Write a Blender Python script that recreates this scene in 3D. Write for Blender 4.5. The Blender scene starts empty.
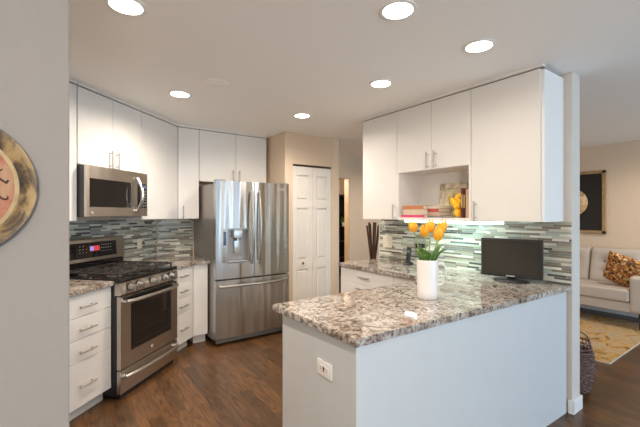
import bpy, bmesh, math, random
from math import sin, cos, pi, radians, sqrt
from mathutils import Vector, Matrix
random.seed(7)
SC = bpy.context.scene
COL = SC.collection

# ------------------------------------------------------------------ camera
cam_d = bpy.data.cameras.new('camera'); cam = bpy.data.objects.new('camera', cam_d); COL.objects.link(cam)
cam_d.sensor_width = 36.0; cam_d.lens = 363.0 / 640.0 * 36.0
cam_d.shift_y = 0.5 / 640.0
cam_d.clip_start = 0.02; cam_d.clip_end = 60
CAMZ = 1.425
cam.location = (0, 0, CAMZ)
cam.rotation_euler = (pi / 2, 0, -radians(90 - 54.4))      # looks towards (0.582, 0.813)
SC.camera = cam

# ------------------------------------------------------------------ world, exposure
SC.view_settings.view_transform = 'Standard'
SC.view_settings.look = 'None'
SC.view_settings.exposure = 0.27
SC.view_settings.gamma = 1.0
SC.view_settings.use_curve_mapping = False
SC.cycles.use_denoising = True
SC.cycles.max_bounces = 8
SC.cycles.diffuse_bounces = 5
SC.cycles.sample_clamp_indirect = 6.0
W = bpy.data.worlds.new('world'); SC.world = W; W.use_nodes = True
wn = W.node_tree.nodes
wn['Background'].inputs[0].default_value = (0.55, 0.75, 1.0, 1)
wn['Background'].inputs[1].default_value = 1.5

def area(name, loc, direction, sx, sy, power, color, spread=pi):
    d = bpy.data.lights.new(name, 'AREA'); d.shape = 'RECTANGLE'; d.size = sx; d.size_y = sy
    d.energy = power; d.color = color; d.spread = spread
    o = bpy.data.objects.new(name, d); COL.objects.link(o); o.location = loc
    o.rotation_euler = Vector(direction).to_track_quat('-Z', 'Y').to_euler()
    return o
DAY = (0.50, 0.76, 1.0)
WARM = (1.0, 0.875, 0.74)
# daylight coming in through the three window openings of the south wall and one of the west wall
area('daylight_dining_window', (-1.3, -3.12, 1.15), (0, 1, 0), 1.7, 1.9, 12, DAY)
area('daylight_patio_door', (1.9, -3.12, 1.10), (0, 1, 0), 2.4, 2.1, 21, DAY)
area('daylight_living_window', (4.8, -3.12, 1.10), (0, 1, 0), 2.8, 2.1, 62, DAY)
# added warm fill light behind the camera, lifts the ceiling and cabinet fronts
dl = bpy.data.lights.new('warm_fill_light', 'POINT'); dl.energy = 125; dl.color = (1.0, 0.90, 0.78); dl.shadow_soft_size = 0.22
dlo = bpy.data.objects.new('warm_fill_light', dl); COL.objects.link(dlo); dlo.location = (-0.5, -1.3, 1.75)
CAN_POWER = 52.0

# ------------------------------------------------------------------ materials
MATS = {}
def base_mat(name):
    m = bpy.data.materials.new(name); m.use_nodes = True
    return m, m.node_tree, m.node_tree.nodes['Principled BSDF']
def N(nt, t, **kw):
    n = nt.nodes.new(t)
    for k, v in kw.items():
        if k in n.bl_rna.properties.keys(): setattr(n, k, v)
        else: n.inputs[k].default_value = v
    return n
def ramp(nt, fac, stops, interp='LINEAR'):
    r = nt.nodes.new('ShaderNodeValToRGB'); r.color_ramp.interpolation = interp
    el = r.color_ramp.elements
    while len(el) > 1: el.remove(el[-1])
    el[0].position = stops[0][0]; el[0].color = (*stops[0][1], 1)
    for p, c in stops[1:]:
        e = el.new(p); e.color = (*c, 1)
    nt.links.new(fac, r.inputs[0]); return r
def mat(name, col, rough=0.5, metal=0.0, var=0.04, scale=8.0, bump=0.0, coat=0.0, emit=None, estr=0, spec=0.5, trans=0.0):
    if name in MATS: return MATS[name]
    m, nt, b = base_mat(name)
    tc = N(nt, 'ShaderNodeTexCoord'); nz = N(nt, 'ShaderNodeTexNoise', Scale=scale, Detail=4.0)
    nt.links.new(tc.outputs['Object'], nz.inputs['Vector'])
    r = ramp(nt, nz.outputs['Fac'], [(0.3, tuple(max(0, c * (1 - var)) for c in col)), (0.7, tuple(min(1, c * (1 + var)) for c in col))])
    nt.links.new(r.outputs[0], b.inputs['Base Color'])
    b.inputs['Roughness'].default_value = rough; b.inputs['Metallic'].default_value = metal
    b.inputs['Coat Weight'].default_value = coat; b.inputs['Specular IOR Level'].default_value = spec
    b.inputs['Transmission Weight'].default_value = trans
    if bump:
        bp = N(nt, 'ShaderNodeBump', Strength=bump, Distance=0.01)
        nt.links.new(nz.outputs['Fac'], bp.inputs['Height']); nt.links.new(bp.outputs[0], b.inputs['Normal'])
    if emit:
        b.inputs['Emission Color'].default_value = (*emit, 1); b.inputs['Emission Strength'].default_value = estr
    MATS[name] = m; return m

def steel(name, col, rough, vertical=True, aniso=0.75, wave=0.2):
    m, nt, b = base_mat(name)
    tc = N(nt, 'ShaderNodeTexCoord')
    b.inputs['Base Color'].default_value = (*col, 1); b.inputs['Metallic'].default_value = 1.0
    nz = N(nt, 'ShaderNodeTexNoise', Scale=6.0, Detail=3.0); nt.links.new(tc.outputs['Object'], nz.inputs['Vector'])
    mr = N(nt, 'ShaderNodeMapRange'); mr.inputs[3].default_value = rough * 0.9; mr.inputs[4].default_value = rough * 1.1
    nt.links.new(nz.outputs['Fac'], mr.inputs[0]); nt.links.new(mr.outputs[0], b.inputs['Roughness'])
    b.inputs['Anisotropic'].default_value = aniso; b.inputs['Anisotropic Rotation'].default_value = 0.0
    cx = N(nt, 'ShaderNodeCombineXYZ'); cx.inputs[2].default_value = 1.0; nt.links.new(cx.outputs[0], b.inputs['Tangent'])
    # long soft waviness of rolled sheet
    n2 = N(nt, 'ShaderNodeTexNoise', Scale=1.0, Detail=1.0); m2 = N(nt, 'ShaderNodeMapping')
    m2.inputs['Scale'].default_value = (6.5, 6.5, 0.35)
    nt.links.new(tc.outputs['Object'], m2.inputs[0]); nt.links.new(m2.outputs[0], n2.inputs['Vector'])
    bp = N(nt, 'ShaderNodeBump', Strength=wave, Distance=0.045)
    nt.links.new(n2.outputs['Fac'], bp.inputs['Height']); nt.links.new(bp.outputs[0], b.inputs['Normal'])
    MATS[name] = m; return m

def granite():
    m, nt, b = base_mat('granite')
    tc = N(nt, 'ShaderNodeTexCoord'); L = nt.links.new
    n1 = N(nt, 'ShaderNodeTexNoise', Scale=13.0, Detail=10.0, Roughness=0.78, Distortion=1.6)
    n2 = N(nt, 'ShaderNodeTexNoise', Scale=46.0, Detail=6.0, Roughness=0.7, Distortion=0.8)
    n3 = N(nt, 'ShaderNodeTexNoise', Scale=5.0, Detail=6.0, Roughness=0.65, Distortion=1.0)
    v = N(nt, 'ShaderNodeTexVoronoi', Scale=80.0)
    for n in (n1, n2, n3, v): L(tc.outputs['Object'], n.inputs['Vector'])
    c1 = ramp(nt, n1.outputs['Fac'], [(0.36, (0.09, 0.08, 0.08)), (0.43, (0.20, 0.155, 0.13)), (0.47, (0.39, 0.33, 0.285)), (0.53, (0.56, 0.53, 0.49)), (0.60, (0.42, 0.39, 0.365)), (0.66, (0.60, 0.575, 0.54)), (0.76, (0.36, 0.35, 0.345))])
    c2 = ramp(nt, n2.outputs['Fac'], [(0.36, (0.08, 0.07, 0.07)), (0.43, (0.55, 0.50, 0.46)), (0.49, (1, 1, 1))])
    c3 = ramp(nt, n3.outputs['Fac'], [(0.38, (0.66, 0.58, 0.52)), (0.46, (0.92, 0.88, 0.84)), (0.60, (1.0, 1.0, 1.0))])
    mx = N(nt, 'ShaderNodeMix', data_type='RGBA', blend_type='MULTIPLY'); mx.inputs[0].default_value = 1.0
    L(c1.outputs[0], mx.inputs[6]); L(c2.outputs[0], mx.inputs[7])
    my = N(nt, 'ShaderNodeMix', data_type='RGBA', blend_type='MULTIPLY'); my.inputs[0].default_value = 1.0
    L(mx.outputs[2], my.inputs[6]); L(c3.outputs[0], my.inputs[7])
    vs = ramp(nt, v.outputs['Color'], [(0.0, (0.16, 0.14, 0.15)), (0.16, (1, 1, 1))], 'CONSTANT')
    mz = N(nt, 'ShaderNodeMix', data_type='RGBA', blend_type='MULTIPLY'); mz.inputs[0].default_value = 0.55
    L(my.outputs[2], mz.inputs[6]); L(vs.outputs[0], mz.inputs[7])
    L(mz.outputs[2], b.inputs['Base Color'])
    b.inputs['Roughness'].default_value = 0.05; b.inputs['Specular IOR Level'].default_value = 0.75
    MATS['granite'] = m; return m

def mosaic():
    """thin glass and stone strips, each with its own random length and tone; x along the wall, z up"""
    m, nt, b = base_mat('mosaic'); L = nt.links.new
    tc = N(nt, 'ShaderNodeTexCoord'); sp = N(nt, 'ShaderNodeSeparateXYZ'); L(tc.outputs['Object'], sp.inputs[0])
    def M(op, a, b_=None, c=None):
        n = nt.nodes.new('ShaderNodeMath'); n.operation = op
        for i, x in enumerate((a, b_, c)):
            if x is None: continue
            if isinstance(x, (int, float)): n.inputs[i].default_value = x
            else: L(x, n.inputs[i])
        return n.outputs[0]
    zr = M('DIVIDE', sp.outputs[2], 0.0175); row = M('FLOOR', zr); zf = M('FRACT', zr)
    w1 = N(nt, 'ShaderNodeTexWhiteNoise', noise_dimensions='1D'); L(row, w1.inputs['W'])
    w2 = N(nt, 'ShaderNodeTexWhiteNoise', noise_dimensions='1D'); L(M('ADD', row, 71.3), w2.inputs['W'])
    ln = M('MULTIPLY_ADD', w2.outputs['Value'], 0.09, 0.10)
    xs = M('DIVIDE', M('ADD', sp.outputs[0], M('MULTIPLY', w1.outputs['Value'], 3.0)), ln)
    colm = M('FLOOR', xs); xf = M('FRACT', xs)
    cx = N(nt, 'ShaderNodeCombineXYZ'); L(colm, cx.inputs[0]); L(row, cx.inputs[1])
    w3 = N(nt, 'ShaderNodeTexWhiteNoise', noise_dimensions='2D'); L(cx.outputs[0], w3.inputs['Vector'])
    r = ramp(nt, w3.outputs['Value'], [(0.0, (0.10, 0.10, 0.095)), (0.10, (0.22, 0.195, 0.15)), (0.22, (0.34, 0.355, 0.29)), (0.36, (0.19, 0.205, 0.20)), (0.47, (0.57, 0.57, 0.49)),
        (0.60, (0.39, 0.42, 0.36)), (0.73, (0.74, 0.72, 0.63)), (0.86, (0.28, 0.24, 0.19)), (0.93, (0.46, 0.52, 0.49))], 'CONSTANT')
    g1 = M('LESS_THAN', zf, 0.09); g2 = M('LESS_THAN', M('MULTIPLY', xf, ln), 0.002)
    gr = M('MAXIMUM', g1, g2)
    mx = N(nt, 'ShaderNodeMix', data_type='RGBA'); L(gr, mx.inputs[0]); L(r.outputs[0], mx.inputs[6]); mx.inputs[7].default_value = (0.55, 0.54, 0.50, 1)
    L(mx.outputs[2], b.inputs['Base Color'])
    w4 = M('MULTIPLY_ADD', M('GREATER_THAN', w3.outputs['Color'], 0.5), 0.3, 0.12)
    L(M('MAXIMUM', w4, M('MULTIPLY', gr, 0.7)), b.inputs['Roughness'])
    bp = N(nt, 'ShaderNodeBump', Strength=0.5, Distance=0.002); L(M('SUBTRACT', 1.0, gr), bp.inputs['Height']); L(bp.outputs[0], b.inputs['Normal'])
    MATS['mosaic'] = m; return m

def plank_floor():
    m, nt, b = base_mat('plank_floor'); L = nt.links.new
    tc = N(nt, 'ShaderNodeTexCoord'); mp = N(nt, 'ShaderNodeMapping'); mp.inputs['Rotation'].default_value = (0, 0, pi / 2)
    L(tc.outputs['Object'], mp.inputs[0])
    br = N(nt, 'ShaderNodeTexBrick', Scale=1.0); L(mp.outputs[0], br.inputs['Vector'])
    br.offset = 0.37; br.inputs['Mortar Size'].default_value = 0.0012; br.inputs['Mortar Smooth'].default_value = 0.3
    br.inputs['Brick Width'].default_value = 1.15; br.inputs['Row Height'].default_value = 0.083; br.inputs['Bias'].default_value = 0.0
    br.inputs['Color1'].default_value = (0.0, 0.0, 0.0, 1); br.inputs['Color2'].default_value = (1, 1, 1, 1); br.inputs['Mortar'].default_value = (0, 0, 0, 1)
    # grain stretched along the plank, offset per plank
    m2 = N(nt, 'ShaderNodeMapping'); m2.inputs['Scale'].default_value = (11, 1.5, 1)
    L(tc.outputs['Object'], m2.inputs[0])
    ad = N(nt, 'ShaderNodeVectorMath', operation='MULTIPLY_ADD'); ad.inputs[1].default_value = (13, 7, 5)
    L(br.outputs['Color'], ad.inputs[0]); L(m2.outputs[0], ad.inputs[2])
    g0 = N(nt, 'ShaderNodeTexNoise', Scale=0.9, Detail=2.0, Roughness=0.5, Distortion=0.4); L(ad.outputs[0], g0.inputs['Vector'])
    # growth rings: contour lines of the soft noise
    mm = N(nt, 'ShaderNodeMath', operation='MULTIPLY'); L(g0.outputs['Fac'], mm.inputs[0]); mm.inputs[1].default_value = 17.0
    fr = N(nt, 'ShaderNodeMath', operation='PINGPONG'); L(mm.outputs[0], fr.inputs[0]); fr.inputs[1].default_value = 1.0
    m3 = N(nt, 'ShaderNodeMapping'); m3.inputs['Scale'].default_value = (110, 5, 1); L(tc.outputs['Object'], m3.inputs[0])
    g = N(nt, 'ShaderNodeTexNoise', Scale=1.0, Detail=4.0, Roughness=0.6); L(m3.outputs[0], g.inputs['Vector'])
    rg_ = ramp(nt, fr.outputs[0], [(0.0, (0.50, 0.47, 0.45)), (0.22, (0.85, 0.84, 0.83)), (0.6, (1.0, 1.0, 1.0)), (1.0, (1.12, 1.11, 1.1))])
    c1 = ramp(nt, g.outputs['Fac'], [(0.28, (0.064, 0.030, 0.012)), (0.5, (0.108, 0.053, 0.022)), (0.72, (0.155, 0.080, 0.035))])
    c2 = ramp(nt, br.outputs['Color'], [(0.0, (0.66, 0.66, 0.66)), (0.5, (0.95, 0.93, 0.90)), (1.0, (1.35, 1.27, 1.15))])
    mx = N(nt, 'ShaderNodeMix', data_type='RGBA', blend_type='MULTIPLY'); mx.inputs[0].default_value = 1.0
    L(c1.outputs[0], mx.inputs[6]); L(c2.outputs[0], mx.inputs[7])
    my = N(nt, 'ShaderNodeMix', data_type='RGBA', blend_type='MULTIPLY'); my.inputs[0].default_value = 0.9
    L(mx.outputs[2], my.inputs[6]); L(rg_.outputs[0], my.inputs[7])
    md = N(nt, 'ShaderNodeMix', data_type='RGBA'); L(br.outputs['Fac'], md.inputs[0]); L(my.outputs[2], md.inputs[6]); md.inputs[7].default_value = (0.02, 0.01, 0.006, 1)
    L(md.outputs[2], b.inputs['Base Color'])
    b.inputs['Roughness'].default_value = 0.30
    bp = N(nt, 'ShaderNodeBump', Strength=0.12, Distance=0.003); L(g.outputs['Fac'], bp.inputs['Height']); L(bp.outputs[0], b.inputs['Normal'])
    MATS['plank_floor'] = m; return m

def blotch(name, stops, scale=4.0, detail=6.0, dist=1.0, rough=0.8, stretch=(1, 1, 1), bump=0.3, interp='LINEAR'):
    m, nt, b = base_mat(name); L = nt.links.new
    tc = N(nt, 'ShaderNodeTexCoord'); mp = N(nt, 'ShaderNodeMapping'); mp.inputs['Scale'].default_value = stretch
    n = N(nt, 'ShaderNodeTexNoise', Scale=scale, Detail=detail, Roughness=0.65, Distortion=dist)
    L(tc.outputs['Object'], mp.inputs[0]); L(mp.outputs[0], n.inputs['Vector'])
    r = ramp(nt, n.outputs['Fac'], stops, interp); L(r.outputs[0], b.inputs['Base Color'])
    b.inputs['Roughness'].default_value = rough
    bp = N(nt, 'ShaderNodeBump', Strength=bump, Distance=0.004); L(n.outputs['Fac'], bp.inputs['Height']); L(bp.outputs[0], b.inputs['Normal'])
    MATS[name] = m; return m
def cells(name, stops, scale, rough=0.85, mp_scale=(1, 1, 1)):
    m, nt, b = base_mat(name); L = nt.links.new
    tc = N(nt, 'ShaderNodeTexCoord'); mp = N(nt, 'ShaderNodeMapping'); mp.inputs['Scale'].default_value = mp_scale
    v = N(nt, 'ShaderNodeTexVoronoi', Scale=scale); v.distance = 'CHEBYCHEV'; v.inputs['Randomness'].default_value = 0.6
    L(tc.outputs['Object'], mp.inputs[0]); L(mp.outputs[0], v.inputs['Vector'])
    sp = N(nt, 'ShaderNodeSeparateColor'); L(v.outputs['Color'], sp.inputs[0])
    r = ramp(nt, sp.outputs[0], stops, 'CONSTANT'); L(r.outputs[0], b.inputs['Base Color']); b.inputs['Roughness'].default_value = rough
    MATS[name] = m; return m

WHITE = mat('white_lacquer', (0.74, 0.72, 0.69), 0.38, var=0.01)
WHITE_IN = mat('white_melamine', (0.80, 0.78, 0.75), 0.5, var=0.01)
GAP = mat('gap_shade', (0.22, 0.19, 0.16), 0.9)
TRIMW = mat('trim_white', (0.82, 0.81, 0.79), 0.4, var=0.01)
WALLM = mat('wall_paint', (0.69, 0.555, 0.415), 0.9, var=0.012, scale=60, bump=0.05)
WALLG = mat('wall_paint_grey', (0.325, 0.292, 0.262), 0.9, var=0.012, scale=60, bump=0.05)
CEIL = mat('ceiling_paint', (0.93, 0.915, 0.88), 0.95, var=0.01, scale=90, bump=0.05)
STEEL = steel('stainless', (0.50, 0.485, 0.465), 0.25, aniso=0.90, wave=1.0)
STEELH = steel('stainless_range', (0.58, 0.54, 0.49), 0.30, aniso=0.6, wave=0.15)
NICKEL = mat('cabinet_pull_nickel', (0.46, 0.43, 0.39), 0.35, metal=0.9, var=0.02)
STEELD = mat('steel_side_grey', (0.34, 0.32, 0.30), 0.42, metal=0.75, var=0.03)
CHROME = mat('brushed_nickel', (0.58, 0.56, 0.53), 0.28, metal=1.0, var=0.02)
BLACK = mat('black_plastic', (0.018, 0.018, 0.02), 0.35, var=0.1)
BLACKG = mat('black_glass', (0.012, 0.011, 0.011), 0.06, var=0.05, spec=0.6)
IRON = mat('cast_iron', (0.035, 0.03, 0.028), 0.55, var=0.2, scale=60, bump=0.1)
GRAN = granite(); MOS = mosaic(); FLOORM = plank_floor()
PLATE = mat('switch_plastic', (0.74, 0.68, 0.56), 0.4, var=0.01)

# ------------------------------------------------------------------ mesh helpers
class MB:
    def __init__(s): s.bm = bmesh.new()
    def _add(s, bm2):
        me = bpy.data.meshes.new('t'); bm2.to_mesh(me); bm2.free(); s.bm.from_mesh(me); bpy.data.meshes.remove(me); return s
    def box(s, x0, x1, y0, y1, z0, z1, bev=0.0, seg=2, rot=None, piv=None):
        b = bmesh.new(); bmesh.ops.create_cube(b, size=1.0)
        for v in b.verts:
            v.co = Vector(((x0 + x1) / 2 + v.co.x * (x1 - x0), (y0 + y1) / 2 + v.co.y * (y1 - y0), (z0 + z1) / 2 + v.co.z * (z1 - z0)))
        if bev > 0: bmesh.ops.bevel(b, geom=b.edges[:], offset=bev, segments=seg, affect='EDGES', profile=0.7)
        if rot is not None:
            p = Vector(piv if piv else ((x0 + x1) / 2, (y0 + y1) / 2, (z0 + z1) / 2))
            for v in b.verts: v.co = rot @ (v.co - p) + p
        return s._add(b)
    def cyl(s, p0, p1, r, r2=None, seg=16, caps=True):
        p0 = Vector(p0); p1 = Vector(p1); r2 = r if r2 is None else r2
        d = (p1 - p0); b = bmesh.new()
        bmesh.ops.create_cone(b, cap_ends=caps, segments=seg, radius1=r, radius2=r2, depth=d.length)
        q = d.to_track_quat('Z', 'Y').to_matrix(); c = (p0 + p1) / 2
        for v in b.verts: v.co = q @ v.co + c
        return s._add(b)
    def tube(s, pts, r, seg=8, closed=False, squash=None):
        b = s.bm; pts = [Vector(p) for p in pts]; n = len(pts); rings = []
        rr = r if isinstance(r, (list, tuple)) else [r] * n
        up = Vector((0, 0, 1))
        for i, p in enumerate(pts):
            a = pts[(i - 1) % n] if (closed or i > 0) else p; c = pts[(i + 1) % n] if (closed or i < n - 1) else p
            t = (c - a).normalized()
            ref = up if abs(t.dot(up)) < 0.95 else Vector((1, 0, 0))
            x = t.cross(ref).normalized(); y = x.cross(t).normalized()
            rings.append([b.verts.new(p + x * cos(2 * pi * k / seg) * rr[i] * (squash or 1) + y * sin(2 * pi * k / seg) * rr[i]) for k in range(seg)])
        m = n if closed else n - 1
        for i in range(m):
            A, B = rings[i], rings[(i + 1) % n]
            for k in range(seg): b.faces.new((A[k], A[(k + 1) % seg], B[(k + 1) % seg], B[k]))
        if not closed:
            b.faces.new(rings[0][::-1]); b.faces.new(rings[-1])
        return s
    def lathe(s, prof, c=(0, 0, 0), seg=32, close=False):
        b = s.bm; rings = []
        for (r, z) in prof:
            if r < 1e-5: rings.append([b.verts.new((c[0], c[1], c[2] + z))])
            else: rings.append([b.verts.new((c[0] + r * cos(2 * pi * k / seg), c[1] + r * sin(2 * pi * k / seg), c[2] + z)) for k in range(seg)])
        for A, B in zip(rings[:-1], rings[1:]):
            for k in range(seg):
                k2 = (k + 1) % seg
                f = [A[k % len(A)], A[k2 % len(A)], B[k2 % len(B)], B[k % len(B)]]
                f2 = []
                for v in f:
                    if v not in f2: f2.append(v)
                if len(f2) > 2: b.faces.new(f2)
        return s
    def prism(s, poly, z0, z1, bev=0.0):
        b = bmesh.new()
        lo = [b.verts.new((x, y, z0)) for x, y in poly]; hi = [b.verts.new((x, y, z1)) for x, y in poly]
        b.faces.new(lo[::-1]); b.faces.new(hi); n = len(poly)
        for i in range(n): b.faces.new((lo[i], lo[(i + 1) % n], hi[(i + 1) % n], hi[i]))
        if bev: bmesh.ops.bevel(b, geom=[e for e in b.edges if abs(e.verts[0].co.z - e.verts[1].co.z) < 1e-6], offset=bev, segments=2, affect='EDGES')
        return s._add(b)
    def sphere(s, c, r, sc=(1, 1, 1), seg=16, rings=10, rot=None):
        b = bmesh.new(); bmesh.ops.create_uvsphere(b, u_segments=seg, v_segments=rings, radius=r)
        for v in b.verts:
            q = Vector((v.co.x * sc[0], v.co.y * sc[1], v.co.z * sc[2]))
            if rot is not None: q = rot @ q
            v.co = q + Vector(c)
        return s._add(b)
    def wall_grid(s, xs, zs, yf, depth, skip=()):
        """closed slab whose front follows y = yf(x) over a grid of x and z, some cells left open"""
        for i in range(len(xs) - 1):
            for j in range(len(zs) - 1):
                if (i, j) in skip: continue
                b = bmesh.new(); vs = []
                for (x, z) in ((xs[i], zs[j]), (xs[i + 1], zs[j]), (xs[i + 1], zs[j + 1]), (xs[i], zs[j + 1])):
                    vs.append((b.verts.new((x, yf(x), z)), b.verts.new((x, depth, z))))
                F = [v[0] for v in vs]; K = [v[1] for v in vs]
                b.faces.new(F); b.faces.new(K[::-1])
                for k in range(4): b.faces.new((F[(k + 1) % 4], F[k], K[k], K[(k + 1) % 4]))
                s._add(b)
        bmesh.ops.remove_doubles(s.bm, verts=s.bm.verts, dist=1e-5)
        # drop inner walls between neighbouring cells
        seen = {}
        for f in s.bm.faces: seen.setdefault(tuple(sorted(v.index for v in f.verts)), []).append(f)
        s.bm.verts.index_update(); seen = {}
        for f in s.bm.faces: seen.setdefault(tuple(sorted(v.index for v in f.verts)), []).append(f)
        dead = [f for fs in seen.values() if len(fs) > 1 for f in fs]
        if dead: bmesh.ops.delete(s.bm, geom=dead, context='FACES_ONLY')
        return s
    def build(s, name, m, parent=None, smooth=True, angle=35):
        bmesh.ops.recalc_face_normals(s.bm, faces=s.bm.faces)
        if smooth:
            for f in s.bm.faces: f.smooth = True
            for e in s.bm.edges:
                if len(e.link_faces) == 2 and e.calc_face_angle(0) > radians(angle): e.smooth = False
        me = bpy.data.meshes.new(name); s.bm.to_mesh(me); s.bm.free()
        me.materials.append(m)
        o = bpy.data.objects.new(name, me); COL.objects.link(o)
        if parent is not None: o.parent = parent
        return o

def tag(o, label=None, cat=None, group=None, kind=None):
    if label: o['label'] = label
    if cat: o['category'] = cat
    if group: o['group'] = group
    if kind: o['kind'] = kind
    return o
def thing(name, label, cat, loc=(0, 0, 0), rz=0.0, group=None):
    o = bpy.data.objects.new(name, None); COL.objects.link(o); o.location = loc; o.rotation_euler = (0, 0, rz); o.empty_display_size = 0.05
    return tag(o, label, cat, group)
def struct(name, mb, m, smooth=False):
    o = mb.build(name, m, None, smooth); o['kind'] = 'structure'; return o
def copy_tree(o, parent=None):
    c = o.copy(); COL.objects.link(c); c.parent = parent
    for ch in [x for x in bpy.data.objects if x.parent == o]: copy_tree(ch, c)
    return c
def text_part(body, size, depth, m, parent, name, loc, rot):
    cu = bpy.data.curves.new('txt', 'FONT'); cu.body = body; cu.size = size; cu.extrude = depth; cu.align_x = 'CENTER'; cu.align_y = 'CENTER'
    t = bpy.data.objects.new('txt', cu); COL.objects.link(t)
    me = bpy.data.meshes.new_from_object(t.evaluated_get(bpy.context.evaluated_depsgraph_get()))
    COL.objects.unlink(t); bpy.data.objects.remove(t)
    me.materials.clear(); me.materials.append(m)
    o = bpy.data.objects.new(name, me); COL.objects.link(o); o.parent = parent; o.location = loc; o.rotation_euler = rot
    return o

# local frame of the diagonal stove wall: x to the right along it, y into it; y=0 is the face of the upper doors
AD = radians(43.5); P0 = Vector((1.085, 4.28, 0))
def DG(x, y, z=0.0): return (P0.x + x * cos(AD) - y * sin(AD), P0.y + x * sin(AD) + y * cos(AD), z)
RE = -pi / 2      # frame of the partition wall: local x = -Y of the world, local y = +X
CEZ = 2.44; CT = 0.914

# ------------------------------------------------------------------ setting
struct('floor', MB().box(-3.2, 6.7, -3.3, 7.0, -0.05, 0.0), FLOORM)
struct('ceiling', MB().box(-3.2, 6.7, -3.3, 7.0, CEZ, CEZ + 0.06), CEIL)
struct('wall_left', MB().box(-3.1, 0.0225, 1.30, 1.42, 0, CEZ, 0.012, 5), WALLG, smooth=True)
struct('wall_stove', (lambda mb: mb.prism([DG(x, y)[:2] for x, y in ((-2.7, 0.345), (0.13, 0.345), (0.13, 0.45), (-2.7, 0.45))], 0, CEZ))(MB()), WALLM)
struct('wall_kitchen_side', MB().box(-1.25, -1.13, 1.42, 2.95, 0, CEZ), WALLM)
struct('wall_fridge', MB().box(0.90, 2.25, 4.61, 4.71, 0, CEZ), WALLM)
wp = MB()
wp.box(2.25, 2.363, 3.88, 3.98, 0, CEZ, 0.008, 3); wp.box(2.977, 3.10, 3.88, 3.98, 0, CEZ, 0.008, 3); wp.box(2.36, 2.98, 3.882, 3.98, 2.055, CEZ)
struct('wall_pantry', wp, WALLM, smooth=True)
struct('wall_pantry_left', MB().box(2.25, 2.35, 3.97, 4.71, 0, CEZ), WALLM)
struct('wall_pantry_right', MB().box(3.0, 3.10, 3.97, 4.82, 0, CEZ), WALLM)
struct('wall_pantry_back', MB().box(2.35, 3.0, 4.71, 4.80, 0, CEZ), WALLM)
wh = MB(); wh.box(3.0, 3.16, 4.82, 4.92, 0, CEZ); wh.box(4.062, 6.6, 4.82, 4.92, 0, CEZ); wh.box(3.16, 4.062, 4.82, 4.92, 2.035, CEZ)
struct('wall_hall', wh, WALLM)
CASE = mat('door_casing_tan', (0.62, 0.47, 0.30), 0.5, var=0.02)
dc = MB(); dc.box(4.055, 4.075, 4.812, 4.928, 0, 2.05, 0.003); dc.box(3.10, 3.16, 4.80, 4.93, 0, 2.08, 0.004); dc.box(3.16, 4.055, 4.812, 4.928, 2.03, 2.05, 0.003)
struct('trim_1', dc, CASE)
struct('wall_far_room', MB().box(2.9, 6.6, 6.6, 6.7, 0, CEZ), WALLM)
struct('wall_far_room_left', MB().box(2.8, 2.9, 4.82, 6.7, 0, CEZ), WALLM)
struct('wall_living', MB().box(6.47, 6.57, -3.1, 6.7, 0, CEZ), WALLM)
struct('wall_partition', MB().box(2.97, 3.105, 1.057, 2.99, 0, CEZ, 0.006, 3), mat('partition_paint', (0.62, 0.57, 0.51), 0.85, var=0.01, scale=60, bump=0.04), smooth=True)
bb = MB(); bb.box(2.958, 3.12, 1.042, 1.0565, 0, 0.095, 0.004); bb.box(3.106, 3.12, 1.042, 3.0, 0, 0.095, 0.004); bb.box(2.957, 2.969, 1.042, 1.080, 0, 0.095, 0.003)
struct('baseboard_partition', bb, TRIMW)
struct('baseboard_living', MB().box(6.455, 6.469, -3.0, 4.8, 0, 0.09, 0.004), TRIMW)
struct('baseboard_hall', MB().box(4.06, 6.45, 4.805, 4.819, 0, 0.09, 0.004), TRIMW)
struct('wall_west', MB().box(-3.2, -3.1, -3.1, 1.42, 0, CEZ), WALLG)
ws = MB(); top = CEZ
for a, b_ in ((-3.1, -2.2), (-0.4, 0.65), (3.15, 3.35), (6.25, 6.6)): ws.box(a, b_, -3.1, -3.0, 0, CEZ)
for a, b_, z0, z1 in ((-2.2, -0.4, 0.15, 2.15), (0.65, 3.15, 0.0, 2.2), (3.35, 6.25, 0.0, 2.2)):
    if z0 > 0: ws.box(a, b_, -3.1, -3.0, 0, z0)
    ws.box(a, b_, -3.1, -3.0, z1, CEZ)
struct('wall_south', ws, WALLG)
for i, (a, b_, z0, z1) in enumerate(((-2.2, -0.4, 0.15, 2.15), (0.65, 3.15, 0.0, 2.2), (3.35, 6.25, 0.0, 2.2))):
    fr = MB()
    for x in (a, a + (b_ - a) / 4 - 0.03, (a + b_) / 2 - 0.03, a + (b_ - a) * 0.75 - 0.03, b_ - 0.06): fr.box(x, x + 0.06, -3.09, -3.02, z0, z1, 0.004)
    fr.box(a, b_, -3.088, -3.022, z0, z0 + 0.06); fr.box(a, b_, -3.088, -3.022, z1 - 0.06, z1)
    struct('window_%d' % (i + 1), fr, TRIMW)

# backsplash panels
def backsplash(label, x0, x1, loc, rz):
    t = MB().box(x0, x1, -0.008, 0.0, CT + 0.0005, 1.369).build('mosaic_backsplash', MOS, None, False)
    t.location = loc; t.rotation_euler = (0, 0, rz); tag(t, label, 'backsplash'); return t
backsplash('grey strip mosaic backsplash on the wall behind the stove and microwave', -2.3, 0.096, DG(0, 0.344), AD)
backsplash('short strip mosaic backsplash between the stove wall corner and the refrigerator', 0, 0.41, (0.935, 4.609, 0), 0)
backsplash('green and white strip mosaic backsplash behind the monitor and the tulips', -2.966, -1.062, (2.969, 0, 0), RE)

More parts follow.
